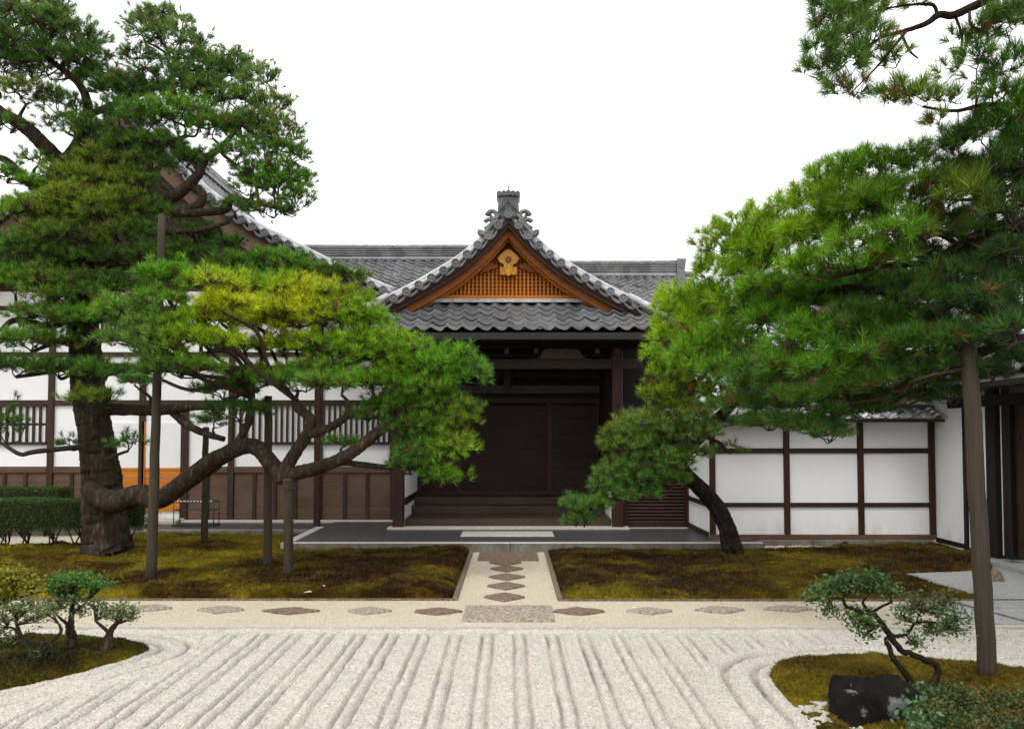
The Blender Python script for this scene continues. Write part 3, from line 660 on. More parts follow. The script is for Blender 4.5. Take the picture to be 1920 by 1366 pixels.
# frog-leg arched brackets over the beam
br = MB()
for cx in (X_(848, 15.8), X_(1053, 15.8)):
    hw = .80
    pts = [(-hw, 3.50), (-hw*.62, 3.51), (-hw*.52, 3.56), (-hw*.46, 3.66), (-hw*.40, 3.70), (hw*.40, 3.70), (hw*.46, 3.66), (hw*.52, 3.56), (hw*.62, 3.51), (hw, 3.50)]
    br.prism([(cx+a, b) for a, b in pts][::-1], 15.80, 15.86)
br.build('arched_panel', M['greyplaster'], ent)
tb = MB(); tb.box((PXL-.6, 15.70, 3.70), (PXR+.6, 15.94, 3.80)); tb.build('top_plate', M['blackwood'], ent)
for px in (895, 950, 1005, 1063, 1120, 1157):
    cpb = MB(); x = X_(px, 15.7); cpb.box((x-.045, 15.62, 3.60), (x+.045, 15.72, 3.695)); cpb.build('bracket_block', M['panel'], ent)
# recess: side walls, ceiling, back wall with doors
BY = 18.1
for sg, x in ((-1, PXL+.05), (1, PXR-.05)):
    g = MB(); g.box((x-.05, 15.93, FL+.02), (x+.05, BY, 1.25)); g.build('side_wall', M['plaster'], ent)
    g = MB(); g.box((x-.05, 15.93, 1.252), (x+.05, BY, 3.6)); g.build('side_boards', M['wood_y'], ent)
    for z in (.68, 1.62) if sg < 0 else (.68,):
        g = MB(); g.box((x-.075 if sg > 0 else x-.04, 15.935, z-.07), (x+.04 if sg > 0 else x+.075, BY-.05, z+.07)); g.build('side_rail', M['wood_y'], ent)
g = MB(); g.box((PXL, 15.9, 3.55), (PXR, BY+.2, 3.62)); g.build('ceiling', M['blackwood'], ent)
g = MB(); g.box((PXL-.8, BY+.05, FL), (PXR+.9, BY+.2, 4.4)); g.build('back_wall', M['blackwood'], ent)
g = MB(); g.box((PXL+.1, BY-.08, 2.72), (PXR-.1, BY+.045, 2.84)); g.box((PXL+.1, BY-.06, 3.30), (PXR-.1, BY+.045, 3.42)); g.build('lintel', M['wood_x'], ent)
g = MB(); g.box((PXL+.1, BY-.02, 2.95), (PXR-.1, BY+.044, 3.12)); g.build('lintel_band', M['greyplaster'], ent)
gl = MB()
for k in range(60): x = PXL+.15+k*(PXR-PXL-.3)/59; gl.box((x-.008, BY-.02, 3.12), (x+.008, BY+.01, 3.3))
gl.build('transom_grille', M['wood'], ent)
zd = .66
xs_d = [X_(700, 18), X_(828, 18), X_(1031, 18), X_(1132, 18)]
xs_d = [PXL+.12, X_(860, 18), X_(1031, 18), PXR-.12]
for i in range(3):
    x0, x1 = xs_d[i], xs_d[i+1]
    g = MB(); n = 34
    for k in range(n):
        z = zd+.06+k*(2.02-.08)/n; g.box((x0+.05, BY-.01+(0 if i != 2 else .02), z), (x1-.05, BY+.03, z+(2.02-.08)/n-.012))
    dr = g.build('door', M['door'] if i != 2 else M['wood_x'], ent)
    f = MB(); f.box((x0, BY-.03, zd), (x0+.05, BY+.035, 2.72)); f.box((x1-.05, BY-.03, zd), (x1, BY+.035, 2.72)); f.box((x0+.05, BY-.028, zd), (x1-.05, BY+.034, zd+.06)); f.build('door_frame', M['redwood'], dr)
# wooden floor steps
def planks(mb, x0, x1, y0, y1, z0, z1, n=4):
    for k in range(n):
        a = y0+(y1-y0)*k/n; b = y0+(y1-y0)*(k+1)/n; mb.box((x0, a+.002, z0), (x1, b-.002, z1+.001*(k % 2)), .004)
for (y0, y1, z0, z1) in ((15.98, 17.0, FL+.003, .34), (17.0, 17.45, FL+.003, .50), (17.45, BY+.04, FL+.003, .655)):
    g = MB(); planks(g, PXL+.11, PXR-.11, y0, y1, z0, z1); g.build('wooden_step', M['deck'], ent)

# ------------------------------------------------------------------ slatted screen right of the porch with its small tiled coping
sc = empty('slatted_screen', (2.9, 16.05, .15), 'dark brown wall of horizontal slats between the porch post and the white return wall', 'screen')
x0, x1 = PXR+.14, 3.52
g = MB()
for k in range(26): z = .26+k*.0675; g.box((x0+.08, 16.0, z), (x1-.08, 16.05, z+.035))
g.build('slats', M['slat'], sc)
g = MB(); g.box((x0+.06, 16.055, .2), (x1-.06, 16.12, 2.1)); g.build('backing', M['blackwood'], sc)
g = MB()
g.box((x0, 15.96, .15), (x0+.08, 16.12, 2.1)); g.box((x1-.08, 15.96, .15), (x1, 16.12, 2.1)); g.box((x0+.08, 15.97, .16), (x1-.08, 16.11, .255)); g.box((x0+.08, 15.97, 2.02), (x1-.08, 16.11, 2.12)); g.build('frame', M['redwood'], sc)
g = MB(); g.box((PXR+.1, 15.9, .1), (3.54, 15.98, .17)); g.build('sill', M['stone'], sc)
g = MB(); g.box((x0, 16.0, 2.13), (x1, 16.1, 2.2)); tile_patch(g, lambda s, t: (x0+s, 16.08-t*.85, 2.42-.42*t), 0, x1-x0, .5, .22, .16); g.tube([(x0, 16.1, 2.46), (x1, 16.1, 2.46)], .07, 10); g.build('coping', M['tile'], sc)
g = MB(); g.box((PXR+.12, 17.4, .15), (3.7, 17.5, 4.2)); g.build('rear_wall', M['blackwood'], sc)

# ------------------------------------------------------------------ white garden wall on the right
WY = 14.22
wl = empty('garden_wall', (5.5, WY, 0), 'white plastered wall with dark timber grid and a low tiled coping', 'wall')
wx = [X_(1334, WY), X_(1473, WY), X_(1611, WY), X_(1744, WY)]
g = MB(); g.box((wx[0]-.05, WY, .20), (wx[-1]+.2, WY+.12, 2.3)); g.box((wx[0]-.05, WY+.12, .20), (wx[0]+.07, 16.1, 2.3)); g.build('plaster', M['plaster'], wl)
g = MB()
for x in wx: g.box((x-.052, WY-.045, .2), (x+.052, WY-.002, 2.22), .006)
g.build('timber_post', M['redwood'], wl)
g = MB()
for i in range(3):
    for z, h in ((1.72, .045), (.765, .04)): g.box((wx[i]+.053, WY-.030, z-h), (wx[i+1]-.053, WY-.002, z+h), .004)
g.build('rail', M['redwood_x'], wl)
g = MB(); g.box((wx[0]-.05, WY-.05, .16), (wx[-1]+.05, WY-.001, .245)); g.build('sole_plate', M['panel'], wl)
g = MB()
for z, h in ((1.72, .045), (.765, .04), (.235, .045)): g.box((wx[0]-.085, WY+.02, z-h), (wx[0]-.052, 15.95, z+h))
g.box((wx[0]-.09, 15.86, .2), (wx[0]-.051, 15.96, 2.2)); g.build('return_rail', M['redwood'], wl)
g = MB()
for a, b in ((4.31, 5.3), (5.3, 6.35), (6.35, 7.42)): g.box((a, WY-.09, -.1), (b-.006, WY+.1, .155), .008)
g.build('stone_plinth', M['kerb'], wl)
g = MB(); g.tube([(X_(1577, WY), WY-.094, .075), (X_(1577, WY), WY-.04, .075)], .06, 14); g.build('drain_hole', M['blackwood'], wl)
g = MB(); g.box((wx[0]-.3, WY-.38, 2.225), (wx[-1]+.1, WY+.4, 2.27)); g.build('eave_board', M['wood_x'], wl)
cpg = MB()
Lc = .52; cx0, cx1 = wx[0]-.35, wx[-1]+.15
tile_patch(cpg, lambda s, t: (cx0+s, WY+.0-t*.86, 2.44-.31*t), 0, cx1-cx0, Lc, .24, .17)
tile_patch(cpg, lambda s, t: (cx0+s, WY+.1+t*.86, 2.44-.31*t), 0, cx1-cx0, Lc, .24, .17)
cop = cpg.build('coping', M['tile_sheen'], wl)
g = MB(); g.box((cx0, WY-.05, 2.43), (cx1, WY+.15, 2.50)); g.tube([(cx0, WY+.05, 2.52), (cx1, WY+.05, 2.52)], .055, 10); g.build('coping_ridge', M['tile'], cop)

# ------------------------------------------------------------------ gate building on the right
gt = empty('gate_house', (7.6, 12, 0), 'dark timber gatehouse with white plaster strips and a low black eave', 'building')
GX = wx[-1]+.06
def gypx(px): return GX*F/(px-960)
yA = gypx(1806)
g = MB(); g.box((GX, yA, .16), (GX+.12, WY-.01, 3.2)); g.box((GX, gypx(1850), .16), (GX+.12, yA-.11, 3.2)); g.box((GX+.05, gypx(1882), .16), (GX+.17, gypx(1869), 3.2)); g.build('plaster', M['plaster'], gt)
g = MB(); g.box((GX-.03, yA-.1, .05), (GX+.13, yA-.001, 3.2), .008); g.box((GX-.04, gypx(1868.5), .1), (GX+.14, gypx(1851), 3.2), .008); g.build('gate_post', M['blackwood'], gt)
g = MB(); g.box((GX-.02, yA+.001, .12), (GX-.002, WY-.05, .2)); g.build('sole_plate', M['blackwood'], gt)
g = MB(); g.box((GX-.06, gypx(1884)-.20, .14), (GX+.2, gypx(1884), 3.3), .01); g.box((GX-.1, 8.7, 2.45), (GX+.15, yA+.3, 2.62)); g.build('gate_frame', M['blackwood'], gt)
g = MB()
yb_ = gypx(1884)-.2
for k in range(8): g.box((GX+.02, yb_-.25*(k+1)+.006, .2), (GX+.07, yb_-.25*k-.006, 2.45))
dr = g.build('gate_door', M['wood'], gt)
g = MB(); g.box((GX, 4.5, -.05), (GX+.12, 8.0, 2.7)); g.build('side_wall', M['wood'], gt)
g = MB()
for z in (.45, 1.95):
    for k in range(7): y = yb_-.12-.25*k; g = MB(); g.tube([(GX-.01, y, z), (GX+.02, y, z)], [.018, .024], 8); g.build('door_stud', M['metal'], dr)
g = MB(); g.box((GX-.22, 8.7, -.1), (GX+.3, gypx(1860), .10), .01); g.build('stone_base', M['pave'], gt)
# low roof: black underside, tiles above
g = MB(); ex0 = 6.55
g.add([(ex0, 8.6, 2.66), (ex0, WY+.3, 2.66), (GX+2.2, WY+.3, 3.7), (GX+2.2, 8.6, 3.7), (ex0, 8.6, 2.74), (ex0, WY+.3, 2.74), (GX+2.2, WY+.3, 3.78), (GX+2.2, 8.6, 3.78)], [(0,1,2,3),(7,6,5,4),(0,4,5,1),(1,5,6,2),(2,6,7,3),(3,7,4,0)])
for k in range(20): y = 8.7+k*.28; g.add([(ex0+.05, y, 2.62), (ex0+.05, y+.07, 2.62), (GX+.5, y+.07, 3.02), (GX+.5, y, 3.02), (ex0+.05, y, 2.68), (ex0+.05, y+.07, 2.68), (GX+.5, y+.07, 3.1), (GX+.5, y, 3.1)], [(0,1,2,3),(7,6,5,4),(0,4,5,1),(1,5,6,2),(2,6,7,3),(3,7,4,0)])
rf = g.build('roof', M['blackwood'], gt)
g = MB(); tile_patch(g, lambda s, t: (GX+2.2-t*.955, 8.6+s, 3.83-t*.32), 0, WY+.3-8.6, 3.0); g.build('roof_tiles', M['tile'], rf)
g = MB(); g.box((7.9, 8.7, 3.7), (8.0, 12.3, 4.6)); g.build('upper_wall', M['blackwood'], gt)

# pebble row along the wall
pb = None; k = 0
rr_ = random.Random(3)
def pebble_mesh(seed):
    r = random.Random(seed); g = MB(); n = 8; vs = []; 
    for i in range(1, 5):
        a = math.pi*i/5
        for j in range(n): t = 2*math.pi*j/n; q = 1+r.uniform(-.15, .15); vs.append((math.sin(a)*math.cos(t)*.05*q, math.sin(a)*math.sin(t)*.035*q, math.cos(a)*.026*q))
    vs += [(0, 0, .026), (0, 0, -.026)]
    fs = [(i*n+j, (i+1)*n+j, (i+1)*n+(j+1) % n, i*n+(j+1) % n) for i in range(3) for j in range(n)] + [(j, (j+1) % n, 32) for j in range(n)] + [(24+(j+1) % n, 24+j, 33) for j in range(n)]
    g.add(vs, fs, True); return g
protos = []
for k in range(58):
    x = 4.36 + k*.0465 + rr_.uniform(-.01, .01); y = 14.02 + rr_.uniform(-.05, .05); x = min(x, 7.1)
    if k < 4:
        o = pebble_mesh(k).build('pebble', M['pebble']); protos.append(o)
    else: o = protos[k % 4].copy(); COL.objects.link(o)
    tag(o, 'small pale pebble in the row at the foot of the white garden wall', 'pebble', 'pebbles along the wall')
    sc_ = rr_.uniform(.7, 1.3); o.scale = (sc_,)*3; o.location = (x, y, .045); o.rotation_euler = (0, 0, rr_.uniform(0, 6))

# ------------------------------------------------------------------ main building on the left
LC = X_(215, 16.4)
LB = empty('temple_kitchen_hall', (LC, 17.5, .12), 'large white plastered temple hall with dark timber grid and tall tiled gable at left', 'building')
def P_(px, py, Y=16.3): return (X_(px, Y)-LC, Z_(py, Y))
pl = [(0, 8.85), (.55, 8.25), (1.1, 7.70), P_(367, 348), P_(415, 385), P_(470, 422), P_(525, 450), P_(585, 481), P_(640, 508), P_(690, 531), P_(735, 550)]
lroof, (lx, lz, lln) = gable_roof(LB, LC, pl, 16.3, 24.0, 17.5)
bargeboards(LB, LC, lx, lz, 16.42, .10, .0, .45, M['panel'], 5.2, .07)
bargeboards(LB, LC, lx, lz, 16.75, .45, .0, .30, M['redwood_x'], 4.9, .07)
g = MB(); ok = [i for i in range(len(lx)) if lx[i] < 4.95]
zw = Z_(545, 17.5)
FY = 17.5; WX0, WX1 = LC-5.6, X_(742, FY)
g.prism([(LC-5.0, zw)] + [(LC-lx[i], lz[i]-.2) for i in ok[::-1]] + [(LC+lx[i], lz[i]-.2) for i in ok[1:]] + [(LC+5.0, zw)], FY+.02, FY+.2); g.build('gable_wall', M['wood_x'], LB)
g = MB(); g.box((WX0, FY, .12), (WX1, FY+.18, zw-.002)); g.build('plaster_wall', M['plaster'], LB)
g = MB(); g.box((WX1-.16, FY+.18, .12), (WX1, 24, 4.4)); g.build('side_wall', M['panel'], LB)
zb_ = lambda py: Z_(py, FY)
posts = [-150, 97, 268, 348, 435, 600, 738]
for px in posts:
    x = X_(px, FY); w_ = .16 if px in (348,) else .13
    g = MB(); g.box((x-w_/2, FY-.06, .14), (x+w_/2, FY-.001, zw if px != 348 else zb_(750)), .006); g.build('timber_post', M['wood'], LB)
g = MB()
for py, h in ((755, .06), (664, .05), (577, .05)): g.box((WX0, FY-.045, zb_(py)-h), (WX1, FY-.002, zb_(py)+h))
g.build('timber_beam', M['wood_x'], LB)
# low boards with battens, in the bays
def wains(pa, pb_, m='panel'):
    a, b = X_(pa, FY)+.07, X_(pb_, FY)-.07; g = MB(); z0, z1 = .16, zb_(885)
    n = 4
    for k in range(n): g.box((a, FY-.022+.004*(k % 2), z0+(z1-z0)*k/n+.003), (b, FY-.002, z0+(z1-z0)*(k+1)/n-.003))
    wsc = g.build('low_boards', M[m], LB)
    g = MB(); nb = max(1, int(round((b-a)/.46)))
    for k in range(1, nb): x = a+(b-a)*k/nb; g.box((x-.035, FY-.05, z0), (x+.035, FY-.0225, z1))
    g.build('batten', M['wood'], wsc)
    g = MB(); g.box((a, FY-.055, z1), (b, FY-.003, z1+.13), .004); g.box((a, FY-.05, .13), (b, FY-.003, .16)); g.build('dado_rail', M['panel'], wsc)
for a, b in ((-150, 97), (97, 215), (348, 435), (435, 600), (600, 738)): wains(a, b)
# barred windows over paper
def barwin(pa, pb_, pt, pbm, nb, rails=()):
    a, b = X_(pa, FY), X_(pb_, FY); z0, z1 = zb_(pbm), zb_(pt)
    g = MB(); g.box((a, FY-.012, z0), (b, FY-.002, z1)); wn = g.build('window', M['paper'], LB)
    g = MB(); g.box((a-.0, FY-.07, z0-.06), (b, FY-.013, z0)); g.box((a, FY-.07, z1), (b, FY-.013, z1+.04)); g.build('window_frame', M['wood_x'], wn)
    g = MB()
    for k in range(nb+1): x = a+(b-a)*k/nb; g.box((x-.022, FY-.06, z0), (x+.022, FY-.02, z1))
    for r in rails: z = zb_(r); g.box((a, FY-.019, z-.025), (b, FY-.0135, z+.025))
    g.build('window_bars', M['wood'], wn)
barwin(-60, 90, 762, 828, 12, (795,)); barwin(508, 592, 760, 828, 8); barwin(608, 730, 760, 828, 12); barwin(190, 262, 588, 625, 9); barwin(440, 500, 760, 828, 5)
# sliding paper screens with orange lower boards
g = MB(); a, b = X_(205, FY), X_(345, FY); xm = X_(272, FY)
g.box((a, FY-.03, zb_(877)), (b, FY-.003, zb_(792))); sh = g.build('sliding_screen', M['paper'], LB)
g = MB(); g.box((xm-.03, FY-.06, zb_(955)), (xm+.03, FY-.031, zb_(790))); g.box((a, FY-.05, zb_(880)), (b, FY-.0305, zb_(876))); g.build('screen_frame', M['orange_z'], sh)
g = MB(); z0, z1 = zb_(957), zb_(880); n = 5
for k in range(n): g.box((a, FY-.034+.004*(k % 2), z0+(z1-z0)*k/n), (b, FY-.004, z0+(z1-z0)*(k+1)/n-.018))
g.build('orange_boards', M['orange'], sh)
g = MB(); g.box((a-1.0, 16.9, .12), (b+.1, 17.4, .20), .01); g.build('stone_step', M['stone'], LB)
g = MB(); g.box((X_(345, 17.3), 17.15, .119), (WX1+.2, 17.38, .17), .008); g.build('stone_sill', M['stone'], LB)
# eave post and beam
ep = X_(596, 16.3); g = MB(); g.box((ep-.06, 16.24, .15), (ep+.06, 16.36, 5.35), .006); g.build('eave_post', M['redwood'], LB)
g = MB(); g.box((ep-.9, 16.26, 5.0), (ep+.9, 16.34, 5.12)); g.build('eave_beam', M['wood_x'], LB)
g = MB()
for k in range(4): w_ = .2-.012*(k % 2); g.box((LC-w_, 16.5, 8.8+k*.07), (LC+w_, 24, 8.868+k*.07))
g.tube([(LC, 16.5, 9.12), (LC, 24, 9.12)], .09, 10); g.build('main_ridge', M['tile'], LB)

# ------------------------------------------------------------------ halls behind
def back_hall(name, x0, x1, yr, zr, band, label, end=False):
    T = empty(name, ((x0+x1)/2, yr, 0), label, 'building')
    g = MB(); tile_patch(g, lambda s, t: (x0+s, yr-.12-t*.82, zr-band-.02-.57*t*(1-.018*t)), 0, x1-x0, 4.4, .285, .24)
    tile_patch(g, lambda s, t: (x1-s, yr+.12+t*.82, zr-band-.02-.57*t), 0, x1-x0, 4.0, .285, .5)
    r = g.build('roof', M['tile'], T)
    g = MB(); nl = 5; hh = (band-.10)/nl
    for k in range(nl):
        i = .0; a = x0
        while a < x1:
            b = min(a+rr_.uniform(.9, 1.6), x1); g.box((a, yr-.17+i+rr_.uniform(-.004, .004), zr-band+.06+k*hh), (b-.004, yr+.17-i, zr-band+.06+(k+1)*hh-.026)); a = b
    g.box((x0, yr-.12, zr-band+.06), (x1, yr+.12, zr-.05)); g.build('ridge_courses', M['tile'], r)
    g = MB(); g.tube([(x0, yr, zr), (x1, yr, zr)], .05, 8); g.box((x0, yr-.2, zr-band+.035), (x1, yr+.2, zr-band+.058)); g.build('ridge_cap', M['tile_sheen'], r)
    g = MB(); n = int((x1-x0)/.285)
    for k in range(n): disc_tile(g, (x0+.14+k*.285, yr-.30, zr-band-.055), .062, .15)
    g.box((x0, yr-.20, zr-band-.02), (x1, yr+.2, zr-band+.034)); g.build('ridge_discs', M['tile'], r)
    g = MB(); g.box((x0+.3, yr-3.2, 0), (x1-.3, yr+3, zr-band-2.3)); g.build('wall', M['panel'], T)
    if end:
        g = MB(); g.prism([(x1-.0, zr-band-.25), (x1+.02, zr+.04), (x1+.30, zr+.04), (x1+.24, zr-band+.1), (x1+.36, zr-band-.25)][::-1], yr-.24, yr+.24)
        for dz in (-.02, -.22): g.tube([(x1+.1, yr-.12, zr-band+dz+.1), (x1+.55, yr-.12, zr-band+dz+.06)], .09, 10)
        g.tube([(x1+.02, yr-.1, zr-band-.1), (x1+.25, yr-2.0, zr-band-1.3), (x1+.4, yr-3.4, zr-band-2.1)], .10, 8)
        disc_tile(g, (x1+.14, yr-.27, zr-.14), .10, .1); g.build('ridge_end_tile', M['tile'], r)
    return T
back_hall('rear_hall', -7.2, .3, 24.2, Z_(458, 24.2), .46, 'long tiled roof behind, seen between the left gable and the porch gable')
back_hall('rear_hall', .31, X_(1268, 24.6), 24.6, Z_(488, 24.6), .48, 'tiled roof behind right of the porch gable with an ornamental ridge end', True)

# small brown gabled house seen through the right pine
hs = empty('background_house', (8.8, 21, 0), 'brown roofed house glimpsed through the needles above the garden wall', 'building')
hc = X_(1560, 21)
g = MB(); g.box((hc-1.6, 20.6, 0), (hc+3.4, 24, 4.2)); g.build('wall', M['panel'], hs)
g = MB(); tile_patch(g, lambda s, t: (hc-1.9+s, 22.3-t*.8, 6.15-.6*t), 0, 7.0, 3.0); r = g.build('roof', M['tile'], hs)
g = MB(); g.tube([(hc-1.9, 22.3, 6.25), (hc+5.1, 22.3, 6.25)], .12, 8); g.build('ridge', M['tile'], r)
g = MB(); g.prism([(hc-1.5, 4.6), (hc-.4, 5.35), (hc+.7, 4.6)], 19.8, 20.4); 
for k in range(8): g.box((hc-1.0+k*.15, 19.77, 4.6), (hc-.94+k*.15, 19.8, 4.7+.3*min(k, 7-k)/4))
g.build('gable', M['panel'], hs)

# ------------------------------------------------------------------ umbrella stand on the left platform
us_ = empty('umbrella_stand', (X_(370, 16.7), 16.7, .12), 'black metal rack with a striped top rail beside the prop pole on the left platform', 'rack')
a, b = X_(334, 16.7), X_(408, 16.7); g = MB()
for x in (a, b):
    for y in (16.55, 16.85): g.tube([(x, y, .12), (x, y, .62)], .011, 6)
for z in (.15, .45, .62):
    for y in (16.55, 16.85): g.tube([(a, y, z), (b, y, z)], .009, 6)
    for x in (a, b): g.tube([(x, 16.55, z), (x, 16.85, z)], .009, 6)
g.build('rack_frame', M['metal'], us_)
g = MB(); g.box((a-.02, 16.5, .122), (b+.02, 16.9, .15)); g.build('drip_tray', M['metal'], us_)
g = MB()
for k in range(12): x = a+(b-a)*k/12; g.box((x, 16.53, .625), (x+.03, 16.57, .645))
g.build('white_stripes', M['whitepaint'], us_)

# ------------------------------------------------------------------ prop poles
def pole(p0, p1, r0, r1, label, wrap=None):
    T = empty('prop_pole', (p0[0], p0[1], 0), label, 'prop pole', 'wooden poles propping the pine limbs')
    g = MB(); n = 14; p0 = np.array(p0); p1 = np.array(p1); pts = [p0*(1-k/n)+p1*k/n + rng.normal(0, .003, 3)*[1, 1, 0] for k in range(n+1)]
    g.tube(pts, np.linspace(r0, r1, n+1), 14); g.build('pole_shaft', M['pole'], T)
    if wrap:
        g = MB(); d = (p1-p0)/np.linalg.norm(p1-p0)
        for k in range(5): c = p1 - d*(.03+k*.028); g.tube([c-d*.012, c, c+d*.012], [r1*1.12, r1*1.35, r1*1.12], 14)
        g.build('rope_wrap', M['rope'], T)
b_ = G(283, 1100); b_[2] = -.05; pole(b_, W(304, 402, 10.7), .070, .046, 'tallest grey pole rising through the left pine, in front of its trunk')
b_ = G(383, 1030); b_[2] = -.05; pole(b_, W(386, 800, 13.9), .062, .05, 'dark pole right of the pine trunk, farthest back', True)
b_ = G(502, 1074); b_[2] = -.05; pole(b_, W(503, 742, 11.6), .065, .055, 'greenish pole just behind the short wrapped pole')
b_ = G(541, 1093); b_[2] = -.05; pole(b_, W(541, 895, 10.75), .068, .062, 'short grey pole under the fork of the low limb, wrapped at its top', True)
b_ = G(1853, 1288); b_[2] = -.03; pole(b_, W(1816, 640, 6.5), .070, .062, 'thick grey pole at the right holding up the near pine')

# ------------------------------------------------------------------ pine building
def tufts(P, D, C, k, Ln, wd, spread=(.25, 1.15), back=.06):
    n = len(P); P = np.repeat(P, k, 0); D = np.repeat(D, k, 0); C = np.repeat(C, k, 0); m = n*k
    r = rng.normal(0, 1, (m, 3)); r -= D*np.sum(r*D, 1)[:, None]; r /= np.linalg.norm(r, axis=1)[:, None]+1e-9
    th = rng.uniform(spread[0], spread[1], m)[:, None]; d = D*np.cos(th) + r*np.sin(th)
    base = P - D*(rng.random(m)*back)[:, None]; Lr = Ln*rng.uniform(.65, 1.1, m)[:, None]
    tip = base + d*Lr; tip[:, 2] += .012*Lr[:, 0]/.12*rng.normal(0, 1, m)
    s = np.cross(d, rng.normal(0, 1, (m, 3))); s /= np.linalg.norm(s, axis=1)[:, None]+1e-9; s *= wd/2
    V = np.stack([base-s, base+s, tip], 1).reshape(-1, 3); C = C*np.exp(rng.normal(0, .42, (m, 1)))*rng.uniform(.85, 1.15, (m, 3))
    return V, np.repeat(C, 3, 0)
PAL = {  # needle colours per pad, sunlit brightness painted into the light ones: (main, second)
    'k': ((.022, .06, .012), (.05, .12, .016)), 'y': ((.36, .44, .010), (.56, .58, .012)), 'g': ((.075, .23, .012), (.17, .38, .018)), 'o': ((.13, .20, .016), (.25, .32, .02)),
    'd': ((.045, .12, .018), (.09, .20, .022)), 'b': ((.05, .17, .022), (.11, .28, .035)), 's': ((.10, .20, .035), (.20, .32, .07)), 'l': ((.20, .38, .012), (.36, .52, .018))}
def seg_dist_pts(lims):
    out = []
    for path in lims:
        for p in path: out.append(p)
    return np.array(out)
def pine(name, label, base, trunk, limbs, pads, Ln, wd, k, spacing, bark='bark', twigm='twig', hang=.0, twr=1.0, front=None):
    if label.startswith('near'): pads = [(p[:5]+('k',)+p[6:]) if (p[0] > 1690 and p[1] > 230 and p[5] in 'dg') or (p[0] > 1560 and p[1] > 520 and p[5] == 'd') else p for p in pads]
    T = empty(name, base, label, 'pine tree', 'cloud pruned pines'); name_lab = 'largest' in label
    def wood(path, nm, n, nz_):
        pts = curve([W(*q[:3]) for q in path], 16 if n > 15 else 10); rad = np.interp(np.linspace(0, 1, len(pts)), np.linspace(0, 1, len(path)), [q[3]*q[2]/F/2*(.93 if name_lab else .84)*(.97 if n > 15 else .9) for q in path])
        m_ = len(pts); Pn = np.array(pts); ln_ = np.concatenate([[0], np.cumsum(np.linalg.norm(np.diff(Pn, axis=0), axis=1))]); sd = int(rng.integers(1, 99))
        n = n*2 if n > 15 else n; I, K = np.meshgrid(ln_, np.arange(n), indexing='ij'); A_ = 2*np.pi*K/n; r_m = float(np.mean(rad))
        cx_, sx_ = np.cos(A_)*2.2+7, np.sin(A_)*2.2+7; q_ = I/max(r_m, .03)*.35
        fld = nz_*4.5*fbm(cx_+q_, sx_-q_*.6, 4, sd) + nz_*4.5*(np.abs(fbm(cx_*3.4+q_*.16, sx_*3.4+q_*.22, 3, sd+5))-.12) + nz_*1.0*fbm(q_*1.3, q_*0+sd, 2, sd)
        g = MB(); pts = [p+rng.normal(0, .03*r, 3) for p, r in zip(pts, rad)]
        g.tube(pts, rad, n, noise=lambda i, k: float(fld[i, k])); g.build(nm, M[bark], T); return pts, rad
    sk = []; rs = []
    if trunk: p, r = wood(trunk, 'trunk', 22, .05); sk += p; rs += list(r)
    for l_ in limbs: p, r = wood(l_, 'branch', 12, .06); sk += p; rs += list(r)
    SK = np.array(sk); RS = np.array(rs)
    TW = MB(); VV = []; CC = []
    PCn = np.array([W(p[0], p[1], p[4]) for p in pads]); PC0 = np.array([PAL[p[5]][0] for p in pads]); PC1 = np.array([PAL[p[5]][1] for p in pads])
    for pad in pads:
        px, py, rx, ry, Y, pal = pad[:6]; dens = pad[6] if len(pad) > 6 else 1.0; rx *= 1.12; ry *= 1.25; dens = dens**.6
        if front and front[0] < px < front[1] and front[2] < py < front[3]: Y -= front[4]
        c = W(px, py, Y); a = rx*Y/F; cz = ry*Y/F; b = max(a*.8, cz)
        # root of the pad's own branch: nearest point on the skeleton, preferring thicker wood below
        root0 = c + [0, 0, -cz*.55]; dd = np.linalg.norm((SK-root0)*[1, 1, 1.0], axis=1) + np.where(SK[:, 2] > root0[2]+.3, .6, 0)
        i = int(np.argmin(dd)); r0 = SK[i]; d = root0-r0; Ld = np.linalg.norm(d)
        rad0 = min(RS[i]*.7, .016+.02*Ld+.02*a)*twr
        m1 = r0+d*.35+rng.normal(0, .12*Ld, 3)*[1, 1, .6]; m2 = r0+d*.7+rng.normal(0, .10*Ld, 3)*[1, 1, .6]
        if Ld > .08: TW.tube(curve([r0, m1, m2, root0], 4), np.linspace(rad0, rad0*.6, 13), 7)
        # clumps
        area = math.pi*a*b; nc = max(4, int(area/(spacing*4.2)**2*1.6*dens)+3)
        th = rng.random(nc)*2*math.pi; rr = np.sqrt(rng.random(nc))*.80; zz = rng.uniform(-.35, .45, nc)*(1-rr**2*.6)
        cc = c + np.stack([a*rr*np.cos(th), b*rr*np.sin(th), cz*zz], 1)
        hub = [root0]
        for q in cc[np.argsort(np.linalg.norm(cc-root0, axis=1))]:
            H = np.array(hub); hi = H[int(np.argmin(np.linalg.norm(H-q, axis=1)+.35*np.linalg.norm(H-root0, axis=1)))]; L2 = np.linalg.norm(q-hi)
            mm = (hi+q)/2 + rng.normal(0, .14*L2, 3) - [0, 0, .05*L2]; r1 = (.006+.010*L2+.004*a)*twr
            TW.tube([hi, (hi*2+mm)/3+rng.normal(0, .03*L2, 3), mm, q], [r1*1.3, r1*1.1, r1*.9, r1*.55], 5, cap=False); hub.append(q)
        # tufts over the dome
        n = int(area*1.9/spacing**2*dens)
        u_ = rng.normal(0, 1, (n, 3)); u_ /= np.linalg.norm(u_, axis=1)[:, None]; u_[:, 2] = np.where(u_[:, 2] < -.25, -u_[:, 2]*.6, u_[:, 2])
        lump = 1 + .22*np.sin(u_[:, 0]*5.1+px)*np.cos(u_[:, 1]*4.3+py) + .12*np.sin(u_[:, 0]*11+py)
